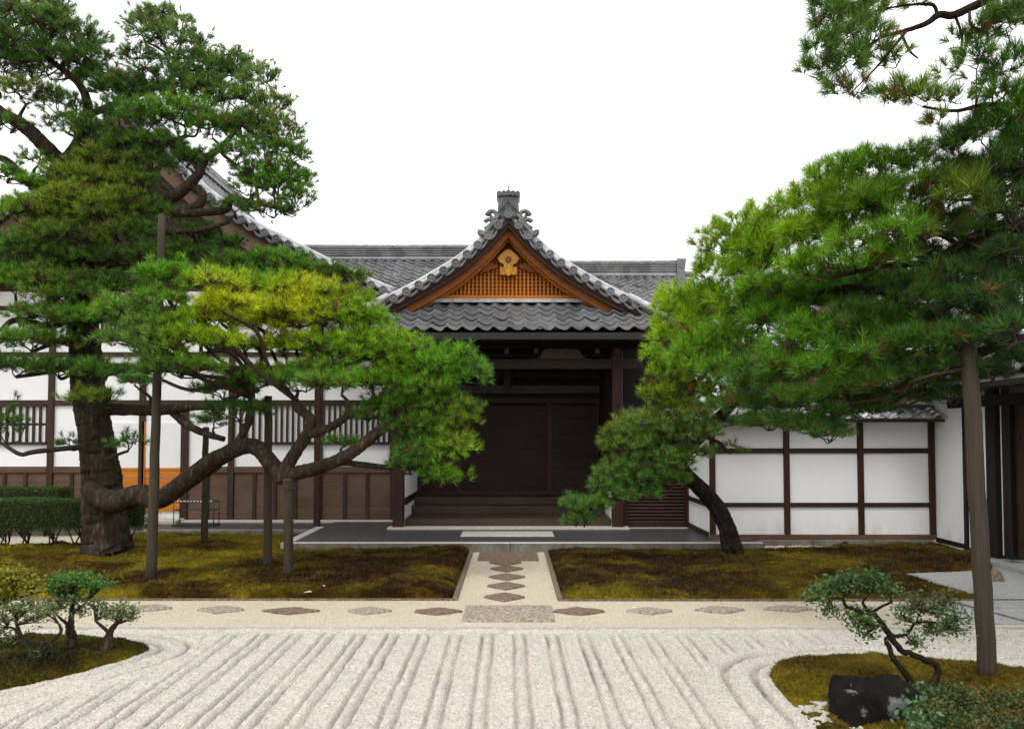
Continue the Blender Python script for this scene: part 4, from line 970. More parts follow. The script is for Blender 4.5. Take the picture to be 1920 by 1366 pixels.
        rr = (rng.uniform(.55, 1.0, n)*lump)[:, None]
        P = c + u_*rr*[a, b, cz]
        dm = np.linalg.norm(P[:, None]-cc[None], axis=2); j = np.argmin(dm, 1); H = cc[j]
        D = (P-H); D /= np.linalg.norm(D, axis=1)[:, None]+1e-6; D = D*.6 + u_*[.5, .5, .35] + [0, 0, .55-hang] + rng.normal(0, .18, (n, 3)); D /= np.linalg.norm(D, axis=1)[:, None]
        # twig to each tuft
        for t in range(n):
            h = H[t]; p = P[t]; Lq = np.linalg.norm(p-h); md = (h+p)/2 - np.array([0, 0, .12*Lq]) + rng.normal(0, .07*Lq, 3)
            q0 = p - D[t]*Ln*.3
            TW.tube([h, md, q0, p], [.0055*twr, .0045*twr, .004*twr, .003*twr], 3, cap=False)
        wq = np.exp(-(np.linalg.norm((P[:, None]-PCn[None])*[1, .35, 1], axis=2)/(.055*Y/2+.05))**2) + 1e-9; wq /= wq.sum(1)[:, None]
        c0 = wq@PC0; c1 = wq@PC1; f = rng.random((n, 1)); cl = rng.uniform(.0, 1, (nc, 1))[j]; f = .5*f+.5*cl
        C = c0*(1-f)+c1*f
        old = rng.random(n) < .03; C[old] = (.16, .10, .03)
        V, Cv = tufts(P, D, C, k, Ln, wd); VV.append(V); CC.append(Cv)
    V = np.concatenate(VV); C = np.concatenate(CC)
    np_mesh('crown', V, np.arange(len(V)).reshape(-1, 3), M['needle'], T, col=C)
    TW.build('twigs', M[twigm], T)
    print(name, 'tris', len(V)//3); return T

# big left pine
b0 = G(205, 1045)
trunk = [(205,1062,12.9,112),(203,1035,12.9,98),(195,960,12.9,82),(188,880,12.9,74),(178,800,12.9,68),(165,720,12.8,64),(158,640,12.7,60),(150,560,12.7,56),(135,470,12.6,52),(118,390,12.5,48),(105,345,12.5,42),(118,310,12.5,40)]
limbs = [
 [(170,905,12.75,30),(178,925,12.5,48),(215,940,12.35,50),(262,928,12.2,50),(300,935,12.0,44),(345,905,11.8,42),(400,865,11.5,40),(445,840,11.3,36),(480,838,11.1,36),(508,868,10.95,36),(530,892,10.85,40),(548,888,10.8,38)],
 [(530,890,10.85,34),(552,850,10.8,28),(575,815,10.8,26),(582,785,10.8,22),(560,765,10.85,20),(552,748,10.9,16)],
 [(575,815,10.8,24),(620,800,10.8,18),(660,775,10.8,16),(700,770,10.9,12)],
 [(545,890,10.8,34),(600,875,10.7,30),(650,855,10.7,28),(690,825,10.7,26),(725,795,10.8,22),(765,775,10.9,16),(830,755,11.0,10)],
 [(590,870,10.75,16),(650,868,10.8,14),(720,875,10.9,12),(790,880,11.0,8)],
 [(165,765,12.7,30),(240,768,12.5,26),(310,768,12.3,24),(370,762,12.1,18),(420,765,12.0,12)],
 [(320,768,12.3,20),(350,795,12.2,18),(385,812,12.1,16),(420,823,12.0,12)],
 [(440,840,11.3,20),(470,780,11.3,16),(480,700,11.4,14),(560,690,11.4,12),(640,690,11.2,10)],
 [(160,690,12.7,26),(240,690,12.5,20),(340,690,12.3,16),(430,690,12.0,14),(490,690,11.8,12)],
 [(150,590,12.7,24),(90,610,12.5,18),(30,600,12.3,14),(0,620,12.2,10)],
 [(138,480,12.6,24),(230,500,12.3,20),(330,520,12.1,16),(430,560,11.9,12)],
 [(150,640,12.7,18),(250,630,12.4,16),(380,620,12.2,12)],
 [(120,310,12.5,36),(85,275,12.3,32),(50,240,12.2,30),(10,215,12.1,26),(-40,180,12,18)],
 [(120,310,12.5,36),(150,265,12.5,28),(165,210,12.5,22),(150,160,12.5,16),(90,110,12.4,12)],
 [(110,350,12.5,24),(60,345,12.4,22),(10,300,12.3,16),(-40,290,12.2,10)],
 [(125,300,12.5,30),(180,300,12.3,28),(235,325,12.1,28),(290,365,12.0,30),(330,365,11.9,26),(370,330,11.8,22),(385,300,11.8,18),(420,270,11.8,12),(480,200,11.8,8)],
 [(330,365,11.9,22),(355,350,11.85,20),(378,362,11.85,20),(372,385,11.85,20),(330,398,11.85,20),(385,398,11.85,18),(425,392,11.9,18),(435,372,11.9,14),(480,380,11.9,10),(540,395,11.9,7)],
 [(165,215,12.5,18),(230,190,12.4,14),(300,160,12.3,12),(345,130,12.3,9)],
 [(240,322,12.1,16),(250,290,12.1,14),(290,275,12,12),(350,255,12,9)],
 [(310,435,11.9,14),(380,430,11.9,12),(430,415,11.9,10)],
]
pads = [
 (70,50,85,45,12.3,'s',.7),(140,70,65,40,12.4,'s',.7),(30,90,70,45,12.2,'d',.7),(120,125,75,36,12.4,'d',.6),(180,150,50,30,12.5,'d',.5),
 (275,55,52,36,12.4,'s',.6),(330,80,70,40,12.3,'s',.6),(370,120,62,36,12.3,'d',.6),(260,110,45,30,12.4,'d',.5),(310,150,70,30,12.3,'d',.45),
 (440,120,45,34,12.2,'s',.6),(485,150,42,34,12.1,'s',.6),(515,200,40,36,12.0,'o',.6),(535,250,38,34,11.9,'s',.65),(500,280,45,36,11.9,'d',.7),(450,190,52,34,12.0,'d',.55),
 (530,320,42,30,11.9,'g',.6),(480,330,50,32,11.9,'g',.6),(560,375,34,28,11.9,'s',.65),(515,395,50,20,11.9,'d',.6),(440,385,40,18,11.8,'d',.4),
 (345,215,70,32,11.7,'g',1.0),(275,225,60,34,11.7,'g',.9),(225,215,45,30,11.9,'d',.7),(400,240,52,30,11.7,'g',.8),(440,290,48,30,11.7,'b',.7),(300,270,52,28,11.8,'d',.6),(350,300,40,20,11.9,'d',.35),
 (110,195,50,30,12.4,'d',.6),(50,175,50,30,12.1,'o',.7),(130,235,52,26,12.3,'b',.5),(20,235,40,22,12.1,'d',.5),(70,300,40,18,12.3,'d',.4),(15,330,40,20,12.2,'g',.7),(20,130,60,40,12.3,'d',.5),
 (150,375,70,36,11.9,'o',1),(205,400,65,36,11.8,'o',1),(85,400,70,38,11.9,'o',.9),(250,440,55,32,11.9,'d',.9),(120,450,80,36,12.0,'d',1),(40,400,50,32,12.1,'g',.9),
 (40,470,70,36,12.0,'d',1),(170,490,80,30,12.2,'d',.9),(30,530,70,36,12.0,'g',.9),(110,530,75,30,12.0,'o',.9),(225,540,60,30,12.2,'d',.8),(60,345,35,16,12.2,'g',.7),
 (330,520,60,26,11.8,'b',.9),(400,535,70,30,11.7,'g',.9),(440,495,60,20,12.2,'d',.7),(520,490,60,22,12.2,'g',.75),(600,510,50,20,12.2,'d',.7),(370,440,50,20,12.2,'d',.6),(430,455,40,16,12.2,'d',.6),
 (500,545,70,28,11.4,'g',1),(560,545,65,28,11.3,'y',1.1),(480,590,70,30,11.1,'y',1),(560,590,85,36,11.0,'y',1.1),(640,600,75,36,11.0,'l',1.1),(660,560,45,22,11.2,'o',1),(680,600,50,28,11.0,'g',1),
 (180,600,85,26,12.0,'g',1),(90,590,65,24,12.1,'s',1),(60,640,70,28,12.0,'g',.9),(250,640,70,26,12.0,'g',.9),(30,690,60,24,12.1,'d',.6),(110,690,60,24,12.2,'d',.6),
 (320,630,75,26,11.7,'s',1),(400,640,60,24,11.7,'s',1),(370,600,65,24,11.8,'g',.9),(340,690,80,26,11.8,'b',.75),(190,700,60,26,12.1,'b',.7),(170,745,50,22,12.1,'o',.7),(260,715,40,20,12.0,'b',.6),
 (530,650,60,26,11.1,'l',1),(450,650,50,22,11.2,'l',.9),(600,650,70,30,11.0,'l',1),(690,645,75,36,10.9,'l',1.1),(755,662,70,36,10.9,'l',1.1),(820,690,70,38,10.9,'g',1.2),(875,710,48,44,10.9,'b',1.2),
 (560,715,75,26,10.9,'b',.9),(640,720,75,28,10.7,'g',1),(600,690,60,22,10.9,'s',.9),(480,710,60,26,11.1,'b',.8),(420,730,60,26,11.3,'d',.6),(720,710,65,30,10.8,'g',1),(790,730,75,36,10.8,'g',1.1),(840,770,60,36,10.9,'o',1),
 (770,800,60,36,10.9,'d',.9),(800,850,65,40,10.9,'b',1),(845,840,45,42,10.8,'l',1.1),(830,895,48,24,10.9,'g',1),(770,870,45,28,10.9,'b',.8),(740,760,55,24,10.9,'d',.7),(690,780,45,18,10.9,'d',.4),(640,830,40,14,10.8,'d',.25),(450,770,60,30,11.3,'d',.45),
 (300,520,48,30,11.7,'d',.9),(300,565,55,30,11.7,'o',1),(290,610,60,30,11.7,'g',1),(300,655,55,30,11.7,'s',1),(296,692,44,24,11.7,'b',.9),
 (290,480,60,30,12.1,'d',1),(340,480,60,28,12.2,'d',.8),(450,525,60,24,12.0,'g',.9),(640,520,46,20,12.2,'d',.9),(560,520,50,22,12.2,'g',.9),(430,590,60,28,11.5,'g',1),(510,610,60,28,11.1,'y',1),
 (140,560,80,30,12.0,'d',1),(230,585,60,28,12.0,'g',1),(420,570,60,26,11.6,'g',1),(600,560,60,30,11.0,'y',1),(700,670,65,34,10.9,'g',1),(640,660,60,30,11.0,'g',1),(780,690,60,34,10.9,'g',1),(860,680,40,30,10.9,'g',1),
 (760,760,60,34,10.9,'d',1),(810,800,60,36,10.9,'g',1),(880,790,30,26,10.9,'o',.9),
 (230,165,52,32,12.4,'d',.7),(400,175,60,34,12.2,'d',.8),(460,245,55,34,12.0,'d',.8),(420,140,60,34,12.3,'s',.8),(540,290,44,36,11.9,'d',.8),(520,350,50,36,11.9,'g',.8),(300,35,52,26,12.4,'s',.7),(60,20,80,30,12.4,'s',.8),(490,230,50,36,11.9,'s',.8),(555,340,36,36,11.9,'g',.7),(350,170,60,30,12.2,'d',.7),(165,110,52,34,12.4,'d',.7),(280,180,50,28,12.3,'d',.6),(0,90,50,50,12.2,'d',.8),(470,350,40,26,11.9,'d',.6),
 (185,255,60,30,12.2,'d',.8),(245,275,56,28,12.1,'d',.8),(190,305,60,26,12.1,'o',.7),(280,310,54,24,12.0,'d',.7),(150,335,64,26,12.0,'o',.9),(240,345,60,26,12.0,'o',.8),(365,300,44,24,11.9,'d',.7),(300,400,50,22,12,'d',.7),(240,380,60,34,11.9,'o',.9),(215,170,50,30,12.2,'d',.7),
 (240,830,35,22,12.6,'b',.3),(130,830,28,16,12.8,'b',.25),(10,800,30,50,12.2,'d',.4),(400,790,40,20,12,'d',.3),
]
pine('pine_tree', 'largest pine at left with a thick leaning trunk and limbs resting on poles', (b0[0], b0[1], 0), trunk, limbs, pads, .115, .0060, 38, .085, 'bark', front=(225, 425, 500, 705, 1.7))

# curved pine right of the entrance
b1 = G(1375, 1040)
trunk = [(1378,1050,13.2,56),(1372,1025,13.2,46),(1362,985,13.2,40),(1340,945,13.1,37),(1310,912,13.0,34),(1283,885,12.9,32),(1278,862,12.8,30),(1300,832,12.8,28),(1335,795,12.7,28),(1370,760,12.7,24),(1400,720,12.7,20),(1390,670,12.6,14)]
limbs = [[(1283,885,12.9,22),(1250,895,12.7,16),(1200,910,12.5,12),(1150,935,12.4,9),(1105,955,12.3,6)],
         [(1300,832,12.8,16),(1250,830,12.6,12),(1190,845,12.5,8)],
         [(1370,760,12.7,14),(1310,730,12.5,12),(1260,700,12.4,8)],
         [(1385,745,12.7,12),(1450,770,12.6,8),(1520,800,12.5,6)]]
pads = [(1160,925,40,20,12.4,'s',.9),(1205,900,50,30,12.4,'b',1),(1255,900,40,24,12.5,'b',.9),(1120,945,30,18,12.3,'s',.9),(1095,975,24,18,12.3,'s',.8),(1310,810,40,30,12.3,'s',.9),(1330,640,50,34,12.0,'g',1),(1390,650,50,34,12.0,'g',1),(1330,600,50,34,12.0,'g',1),(1290,725,50,30,12.2,'o',1),(1330,690,50,30,12,'g',1),(1400,600,50,34,12.0,'d',1),(1135,912,34,24,12.4,'s',1),(1300,780,44,30,12.2,'s',1),(1175,840,50,34,12.4,'s',1.1),(1215,800,52,36,12.4,'s',1.1),(1160,885,42,26,12.4,'b',1),(1225,865,55,34,12.4,'b',1.1),(1270,815,55,36,12.4,'s',1),(1270,765,52,34,12.4,'o',1),
        (1165,815,34,26,12.4,'o',1),(1075,945,28,18,12.3,'b',1),(1105,955,28,18,12.3,'b',.9),(1080,975,20,16,12.3,'b',.7),(1200,925,45,18,12.4,'b',.7),(1300,850,38,26,12.5,'o',.7),(1330,740,55,36,12.4,'d',.9),
        (1250,700,38,36,12.3,'l',1),(1240,740,38,30,12.3,'o',1),(1300,690,55,36,12.4,'g',1),(1350,680,55,36,12.4,'g',1),(1230,665,26,24,12.2,'l',.9),(1265,640,40,30,12.3,'g',.9),
        (1440,790,70,24,12.5,'d',.55),(1520,800,60,22,12.5,'d',.55),(1390,700,60,36,12.4,'d',.8),(1370,840,28,14,12.6,'d',.25),(1560,815,40,16,12.4,'d',.4)]
pine('pine_tree', 'slender pine with a curved dark trunk growing right of the entrance platform', (b1[0], b1[1], 0), trunk, limbs, pads, .12, .0058, 38, .088, 'bark_dark')

# near pine whose trunk stands out of frame at the right
trunk = [(2260,1250,6.6,110),(2230,1000,6.6,95),(2180,750,6.5,85),(2120,560,6.5,75),(2080,380,6.5,62),(2060,180,6.4,50),(2050,-60,6.3,34),(2090,-220,6.3,14)]
limbs = [
 [(2140,600,6.5,46),(2040,520,6.4,38),(1950,440,6.4,32),(1870,425,6.4,28),(1810,455,6.5,24),(1740,490,6.6,18),(1650,500,6.8,14),(1560,520,7.0,10)],
 [(2140,640,6.5,46),(2000,640,6.4,40),(1890,640,6.5,32),(1820,660,6.6,26),(1750,600,6.8,20),(1650,545,7.2,18),(1580,540,7.5,16),(1500,560,7.8,12),(1420,590,8.2,8),(1330,620,8.6,6)],
 [(1500,560,7.8,12),(1420,520,7.9,10),(1370,500,8.1,8)],
 [(1890,640,6.5,30),(1868,680,6.5,24),(1905,600,6.4,24),(1950,560,6.4,24)],
 [(2060,180,6.4,34),(1960,60,6.2,28),(1900,-15,6.1,24),(1840,5,6.0,20),(1790,28,6.0,20),(1760,28,6.0,18),(1735,45,6.0,14),(1690,60,6.0,11),(1650,72,6.0,8),(1600,110,6.0,5)],
 [(1758,30,6.0,10),(1752,12,6.0,9),(1738,8,6.0,8),(1700,10,6.0,6),(1640,20,6.0,4)],
 [(1700,58,6.0,8),(1670,95,6.0,7),(1640,130,6.0,5),(1600,170,6.0,3)],
 [(1690,62,6.0,7),(1705,95,6.0,6),(1722,110,6.0,4)],
 [(2070,260,6.4,26),(1960,210,6.2,18),(1860,196,6.1,12),(1790,208,6.1,9),(1730,200,6.1,6)],
 [(1800,460,6.5,14),(1760,440,6.5,12),(1730,450,6.5,8)],
 [(1650,545,7.2,12),(1560,590,7.2,10),(1480,640,7.4,8)],
]
pads = [
 (2110,-150,60,36,6.3,'g',1),(2080,-40,50,34,6.2,'g',1),(2150,60,60,36,6.3,'g',1),(2130,180,60,36,6.4,'d',1),(2140,330,70,40,6.4,'d',1),(2120,-240,60,34,6.3,'g',1),(2080,300,60,36,6.0,'g',1),
 (1265,590,42,36,8.8,'l',1),(1250,630,36,30,8.8,'l',1),(1310,600,52,40,8.7,'l',1),(1360,560,55,40,8.5,'g',1),(1310,550,36,26,8.6,'l',1),
 (1335,470,34,22,8.2,'l',.7),(1370,450,45,30,8.0,'g',.8),(1340,435,32,20,8.1,'o',.7),(1420,420,45,34,7.8,'l',.9),(1440,470,52,34,7.7,'l',1),(1390,510,45,30,7.9,'g',1),(1470,390,42,30,7.5,'l',.85),
 (1370,640,60,38,8.3,'g',1),(1440,600,60,38,7.9,'g',1),(1440,540,55,30,7.7,'g',.9),(1310,660,50,30,8.4,'g',1),
 (1510,440,60,40,7.2,'l',1),(1520,380,50,36,7.2,'o',.9),(1560,330,55,36,6.9,'g',.8),(1580,400,60,38,6.9,'o',1),(1520,500,60,34,7.2,'g',1),
 (1610,310,52,30,6.8,'g',.75),(1660,320,60,36,6.7,'g',.8),(1640,380,60,36,6.6,'s',1),(1600,470,60,38,6.7,'g',1),(1690,440,60,44,6.4,'g',1),(1660,490,55,28,6.6,'g',.8),
 (1720,300,52,34,6.6,'d',.7),(1760,350,60,40,6.4,'o',.8),(1800,270,52,38,6.3,'d',.55),(1850,250,60,44,6.2,'g',.8),(1900,220,50,50,6.1,'g',.9),(1880,320,60,44,6.2,'d',.9),(1820,370,56,36,6.2,'o',.7),(1900,400,55,44,6.1,'d',.9),
 (1830,430,36,22,6.3,'d',.5),(1890,480,50,34,6.2,'d',.7),(1800,520,60,34,6.4,'d',.6),(1860,560,60,40,6.3,'d',.9),(1750,560,50,32,6.5,'d',.65),(1900,620,45,40,6.1,'d',.7),
 (1520,640,70,40,7.4,'g',1),(1600,620,60,34,7.0,'d',.9),(1470,690,70,38,7.6,'g',1),(1560,690,65,38,7.2,'g',1),(1640,660,70,40,6.9,'g',1),(1720,650,65,40,6.7,'d',1),(1790,640,60,36,6.5,'b',1),(1620,590,50,24,7.0,'d',.6),
 (1420,720,60,30,7.8,'d',.8),(1500,745,60,26,7.5,'d',.7),(1590,735,60,30,7.2,'d',.9),(1670,715,65,26,6.9,'d',1),(1740,700,60,26,6.8,'d',.9),(1800,690,50,22,6.6,'d',.7),(1360,700,50,28,8.2,'d',.8),(1560,775,60,20,7.4,'d',.35),(1500,790,50,16,7.6,'d',.25),
 (1340,510,50,36,8.4,'l',1),(1400,570,60,40,8.2,'g',1),(1480,600,60,40,7.9,'g',1),(1560,570,60,34,7.8,'d',1),(1600,520,60,34,7.6,'g',1),(1700,540,60,34,7.4,'d',1),(1500,560,60,34,7.9,'g',1),
 (1450,440,55,40,7.7,'l',1),(1400,470,50,36,7.9,'l',1),(1540,440,60,40,7.2,'g',1),(1620,430,60,40,6.9,'g',1),(1580,370,60,40,6.9,'g',1),(1700,380,60,40,6.7,'g',1),(1660,360,50,36,6.7,'g',1),(1760,410,60,36,6.6,'d',.9),(1850,470,60,40,6.6,'d',.9),(1900,540,60,44,6.6,'d',.9),(1720,610,60,36,7,'d',1),(1660,600,60,36,7.2,'g',1),(1800,590,60,36,7,'d',1),(1850,640,50,30,6.9,'d',.9),(1880,360,60,44,6.5,'d',.9),(1820,320,60,40,6.4,'g',.8),(1900,290,50,44,6.3,'g',.9),(1300,640,46,34,8.6,'g',1),(1260,560,40,26,8.8,'l',1),
 (1600,560,60,34,7.8,'d',1),(1380,760,50,24,8.1,'d',.8),(1450,760,60,26,8.0,'d',.8),(1640,750,60,24,7.4,'d',.7),
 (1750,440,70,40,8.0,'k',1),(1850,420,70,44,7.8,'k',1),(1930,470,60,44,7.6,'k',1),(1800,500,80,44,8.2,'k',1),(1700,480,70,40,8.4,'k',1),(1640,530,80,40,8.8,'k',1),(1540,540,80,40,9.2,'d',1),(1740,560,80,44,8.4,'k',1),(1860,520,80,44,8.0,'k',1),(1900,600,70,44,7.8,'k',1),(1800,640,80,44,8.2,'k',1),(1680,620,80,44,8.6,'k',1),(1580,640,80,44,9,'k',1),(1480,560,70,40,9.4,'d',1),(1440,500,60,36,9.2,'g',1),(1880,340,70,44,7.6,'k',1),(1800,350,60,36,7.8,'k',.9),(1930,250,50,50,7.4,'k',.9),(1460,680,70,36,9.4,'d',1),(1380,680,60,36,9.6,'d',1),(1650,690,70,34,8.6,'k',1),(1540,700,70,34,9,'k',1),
 (1850,705,46,26,6.7,'d',.9),(1780,740,50,20,6.9,'d',.8),(1700,745,50,22,7.1,'d',.8),(1900,680,40,30,6.4,'d',.8),(1620,770,50,22,7.4,'d',.7),(1540,800,50,18,7.5,'d',.5),(1440,790,50,18,8,'d',.5),
 (1540,130,40,30,6.0,'d',.8),(1580,80,44,36,6.0,'s',.8),(1640,90,44,26,6.0,'d',.5),(1880,180,44,34,6.0,'g',.8),(1900,20,44,34,5.9,'d',.8),(1830,110,40,30,6.0,'d',.6),(1600,20,50,26,6.0,'s',.8),
 (1560,40,45,36,6.0,'s',.8),(1540,90,36,30,6.0,'d',.8),(1590,120,45,36,6.0,'d',.8),(1620,60,50,36,6.0,'s',.6),(1600,170,40,20,6.0,'d',.6),(1560,165,28,16,6.0,'s',.45),(1650,10,50,20,6.0,'o',.6),(1550,0,40,20,6.0,'d',.7),
 (1680,110,40,24,6.0,'o',.25),(1700,165,42,22,6.0,'o',.9),(1665,185,28,16,6.0,'g',.8),(1740,180,36,22,6.0,'o',.8),(1780,130,36,24,6.1,'s',.3),(1800,80,40,26,6.1,'s',.3),(1850,60,40,36,6.0,'d',.6),(1895,50,40,50,5.9,'d',.8),(1890,120,45,40,5.9,'d',.7),
 (1760,225,40,14,6.1,'s',.2),(1790,180,40,20,6.1,'s',.3),(1840,150,36,24,6.0,'b',.4),(1720,0,50,16,6.0,'s',.2)]
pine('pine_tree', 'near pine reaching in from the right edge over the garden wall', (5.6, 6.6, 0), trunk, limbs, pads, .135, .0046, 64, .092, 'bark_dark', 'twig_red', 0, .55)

# ------------------------------------------------------------------ leafy plants: helper
def leaves(T, blobs, n_per, size, name='crown', twigroots=None, twm='twig', flat=.5):
    """blobs: (centre, (a,b,c), colour0, colour1, dens)"""
    VV = []; CC = []; TWm = MB()
    for c, (a, b, cz), c0, c1, dens in blobs:
        n = int(n_per*dens*a*b*4/(.1**2)*.1)+6; c = np.array(c)
        ns = max(8, int(n*.42))
        u_ = rng.normal(0, 1, (ns, 3)); u_ /= np.linalg.norm(u_, axis=1)[:, None]; u_[:, 2] = np.where(u_[:, 2] < -.3, -u_[:, 2], u_[:, 2])
        P = c + u_*rng.uniform(.35, 1, (ns, 1))*[a, b, cz]
        if twigroots is not None:
            R = np.array(twigroots)
            for p in P:
                r0 = R[int(np.argmin(np.linalg.norm(R-c, axis=1)))]; m_ = (c*.6+p*.2+r0*.2)+rng.normal(0, .015, 3)
                TWm.tube([r0, m_, p], [.006, .004, .002], 4, cap=False)
        m = ns*14; Pl = np.repeat(P, 14, 0) + rng.normal(0, size*1.1, (m, 3)); d = rng.normal(0, 1, (m, 3)); d[:, 2] = np.abs(d[:, 2])*flat+.2; d /= np.linalg.norm(d, axis=1)[:, None]
        s = np.cross(d, rng.normal(0, 1, (m, 3))); s /= np.linalg.norm(s, axis=1)[:, None]; L_ = size*rng.uniform(.7, 1.3, (m, 1)); s = s*L_*.28
        V = np.stack([Pl, Pl+d*L_*.5+s, Pl+d*L_, Pl+d*L_*.5-s], 1).reshape(-1, 3); f = rng.random((m, 1)); C = (np.array(c0)*(1-f)+np.array(c1)*f)*rng.uniform(.75, 1.25, (m, 1))
        VV.append(V); CC.append(np.repeat(C, 4, 0))
    V = np.concatenate(VV); o = np_mesh(name, V, np.arange(len(V)).reshape(-1, 4), M['leaf'], T, col=np.concatenate(CC))
    if twigroots is not None: TWm.build('twigs', M[twm], T)
    return o
def stems(T, paths, Y=None, nm='trunk', m='bark_dark'):
    roots = []
    for path in paths:
        pts = curve([W(*q[:3]) for q in path], 6); rad = np.interp(np.linspace(0, 1, len(pts)), np.linspace(0, 1, len(path)), [q[3]*q[2]/F/2 for q in path])
        g = MB(); pts = [p+rng.normal(0, .1*r, 3) for p, r in zip(pts, rad)]; g.tube(pts, rad, 10, noise=.07); g.build(nm if path is paths[0] else 'branch', M[m], T); roots += pts[len(pts)//2:]
    return roots

# dwarf pine on the right isle
b2 = G(1712, 1292, .08); Yb = b2[1]
dp = empty('dwarf_pine', tuple(b2), 'twisted little pine with two bent stems on the golden moss isle', 'small tree')
rt = stems(dp, [[(1712,1297,Yb,15),(1704,1272,Yb,12),(1690,1252,Yb,11),(1676,1235,Yb,10),(1668,1213,Yb,10),(1662,1200,Yb,8),(1672,1192,Yb,9)],
                [(1740,1292,Yb,16),(1756,1268,Yb,12),(1757,1248,Yb,11),(1735,1237,Yb,11),(1706,1224,Yb,11),(1690,1219,Yb,11),(1672,1195,Yb,12),(1655,1170,Yb,10),(1638,1150,Yb,9),(1620,1146,Yb,7)],
                [(1640,1150,Yb,7),(1590,1138,Yb,6),(1578,1122,Yb,6),(1545,1122,Yb,3),(1510,1128,Yb,2)],[(1638,1146,Yb,6),(1650,1138,Yb,5),(1672,1128,Yb,4)],[(1632,1148,Yb,6),(1618,1130,Yb,5),(1626,1116,Yb,3)],
                [(1672,1192,Yb,7),(1700,1188,Yb,5),(1716,1168,Yb,5),(1745,1166,Yb,4),(1780,1168,Yb,3)],[(1700,1190,Yb,4),(1715,1210,Yb,3)],[(1638,1152,Yb,5),(1612,1150,Yb,3),(1600,1152,Yb,3)],[(1716,1170,Yb,3),(1730,1145,Yb,2),(1770,1140,Yb,2)]])
def pb3(px, py, rx, ry, Y, c0, c1, d=1): return (W(px, py, Y), (rx*Y/F, rx*Y/F*.8, ry*Y/F), c0, c1, d)
gA, gB = (.05, .10, .03), (.13, .21, .06)
bl = [pb3(1590,1100,45,16,Yb,(.03,.075,.015),(.07,.13,.03),1.4), pb3(1640,1095,35,14,Yb,(.03,.075,.015),(.07,.13,.03),1.3), pb3(1530,1120,32,12,Yb,gA,gB), pb3(1560,1105,30,12,Yb,gA,gB), pb3(1560,1150,20,10,Yb,gA,gB,.8), pb3(1620,1172,32,14,Yb,gA,gB,1), pb3(1610,1155,24,12,Yb,gA,gB,.8),
      pb3(1690,1155,24,14,Yb,gA,gB,.7), pb3(1740,1145,40,14,Yb,gA,gB,.6), pb3(1770,1130,32,14,Yb,(.06,.06,.03),(.13,.12,.06),.6), pb3(1720,1128,30,10,Yb,(.06,.06,.03),(.13,.12,.06),.5), pb3(1785,1180,30,14,Yb,gA,gB,.9), pb3(1745,1185,30,14,Yb,gA,gB,.7), pb3(1712,1205,24,12,Yb,gA,gB,.7), pb3(1800,1160,20,12,Yb,gA,gB,.6), pb3(1620,1190,18,8,Yb,gA,gB,.4), pb3(1668,1110,24,10,Yb,gA,gB,.8)]
leaves(dp, bl, 85, .032, twigroots=rt)

# ground shrubs on the right isle
lowc = empty('azalea_shrub', tuple(G(1800, 1350, .05)), 'low dense green and russet shrub at the foot of the thick pole', 'shrub')
bl = []
rg_ = random.Random(8)
for k in range(46):
    px = rg_.uniform(1715, 2010); py = rg_.uniform(1305, 1440); c = G(px, py, .12)
    gcol = rg_.random(); c0, c1 = ((.03,.06,.018),(.09,.13,.03)) if gcol < .6 else ((.08,.065,.02),(.17,.13,.03))
    bl.append((c, (.13, .13, .07), c0, c1, 1.3))
leaves(lowc, bl, 60, .026)
g = MB()
for k in range(40): c = G(rg_.uniform(1715, 1990), rg_.uniform(1310, 1430), .02); g.tube([c, c+[rg_.uniform(-.05, .05), 0, .12]], [.006, .003], 4)
g.build('stems', M['twig'], lowc)
ls = empty('leafy_seedling', tuple(G(1712, 1345, .05)), 'pale green broad leaved sprig in front of the dark rock', 'plant')
leaves(ls, [(G(1722+dx, 1310+dy, .10), (.05, .05, .05), (.05,.12,.04), (.14,.24,.10), 1.2) for dx, dy in ((0, 0), (8, 25), (-4, 45), (14, 60), (-10, 30))], 50, .045)
g = MB()
for dx, dy in ((0, 0), (8, 25), (-4, 45)): c = G(1722+dx, 1318+dy, .0); g.tube([c, c+[0, 0, .12]], [.005, .003], 5)
g.build('stems', M['twig'], ls)

# rock
def rock(px, py, w_, h_, d_, label, m='rock', seed=3, name='rock'):
    c = G(px, py); r = np.random.default_rng(seed); n1, n2 = 40, 26; vs = []
    for i in range(n2):
        a = math.pi*(i+.5)/n2
        for j in range(n1):
            t = 2*math.pi*j/n1; x, y, z = math.sin(a)*math.cos(t), math.sin(a)*math.sin(t), math.cos(a)
            q = 1/max(abs(x)**3+abs(y)**3+abs(z)**3, .2)**(1/3)
            nn = float(fbm(np.array([x*1.6+z*.9+seed*3.1]), np.array([y*1.6-z*1.1+seed]), 4, seed)[0])
            nn2 = float(np.abs(fbm(np.array([x*4+seed+z*2]), np.array([y*4-z*3]), 4, seed+3))[0]); q *= 1+.75*nn-.5*nn2; vs.append((c[0]+x*q*w_/2, c[1]+y*q*d_/2, max(-.05, z*q*h_*.98)))
    fs = [(i*n1+j, (i+1)*n1+j, (i+1)*n1+(j+1) % n1, i*n1+(j+1) % n1) for i in range(n2-1) for j in range(n1)]
    fs += [tuple(range(n1)), tuple(range((n2-1)*n1+n1-1, (n2-1)*n1-1, -1))]
    g = MB(); g.add(vs, fs, True); o = g.build(name, M[m], base=tuple(c)); tag(o, label, 'rock'); return o
rock(1636, 1345, .56, .28, .46, 'black rock with pale lichen patches on the golden moss isle')
rock(1648, 1385, .10, .05, .08, 'small pale stone lying in front of the black rock', 'pebble', 5, 'stone')
rock(1862, 1090, .22, .16, .2, 'rounded brown stone at the foot of the gate beside the thick pole', 'step', 6, 'stone')

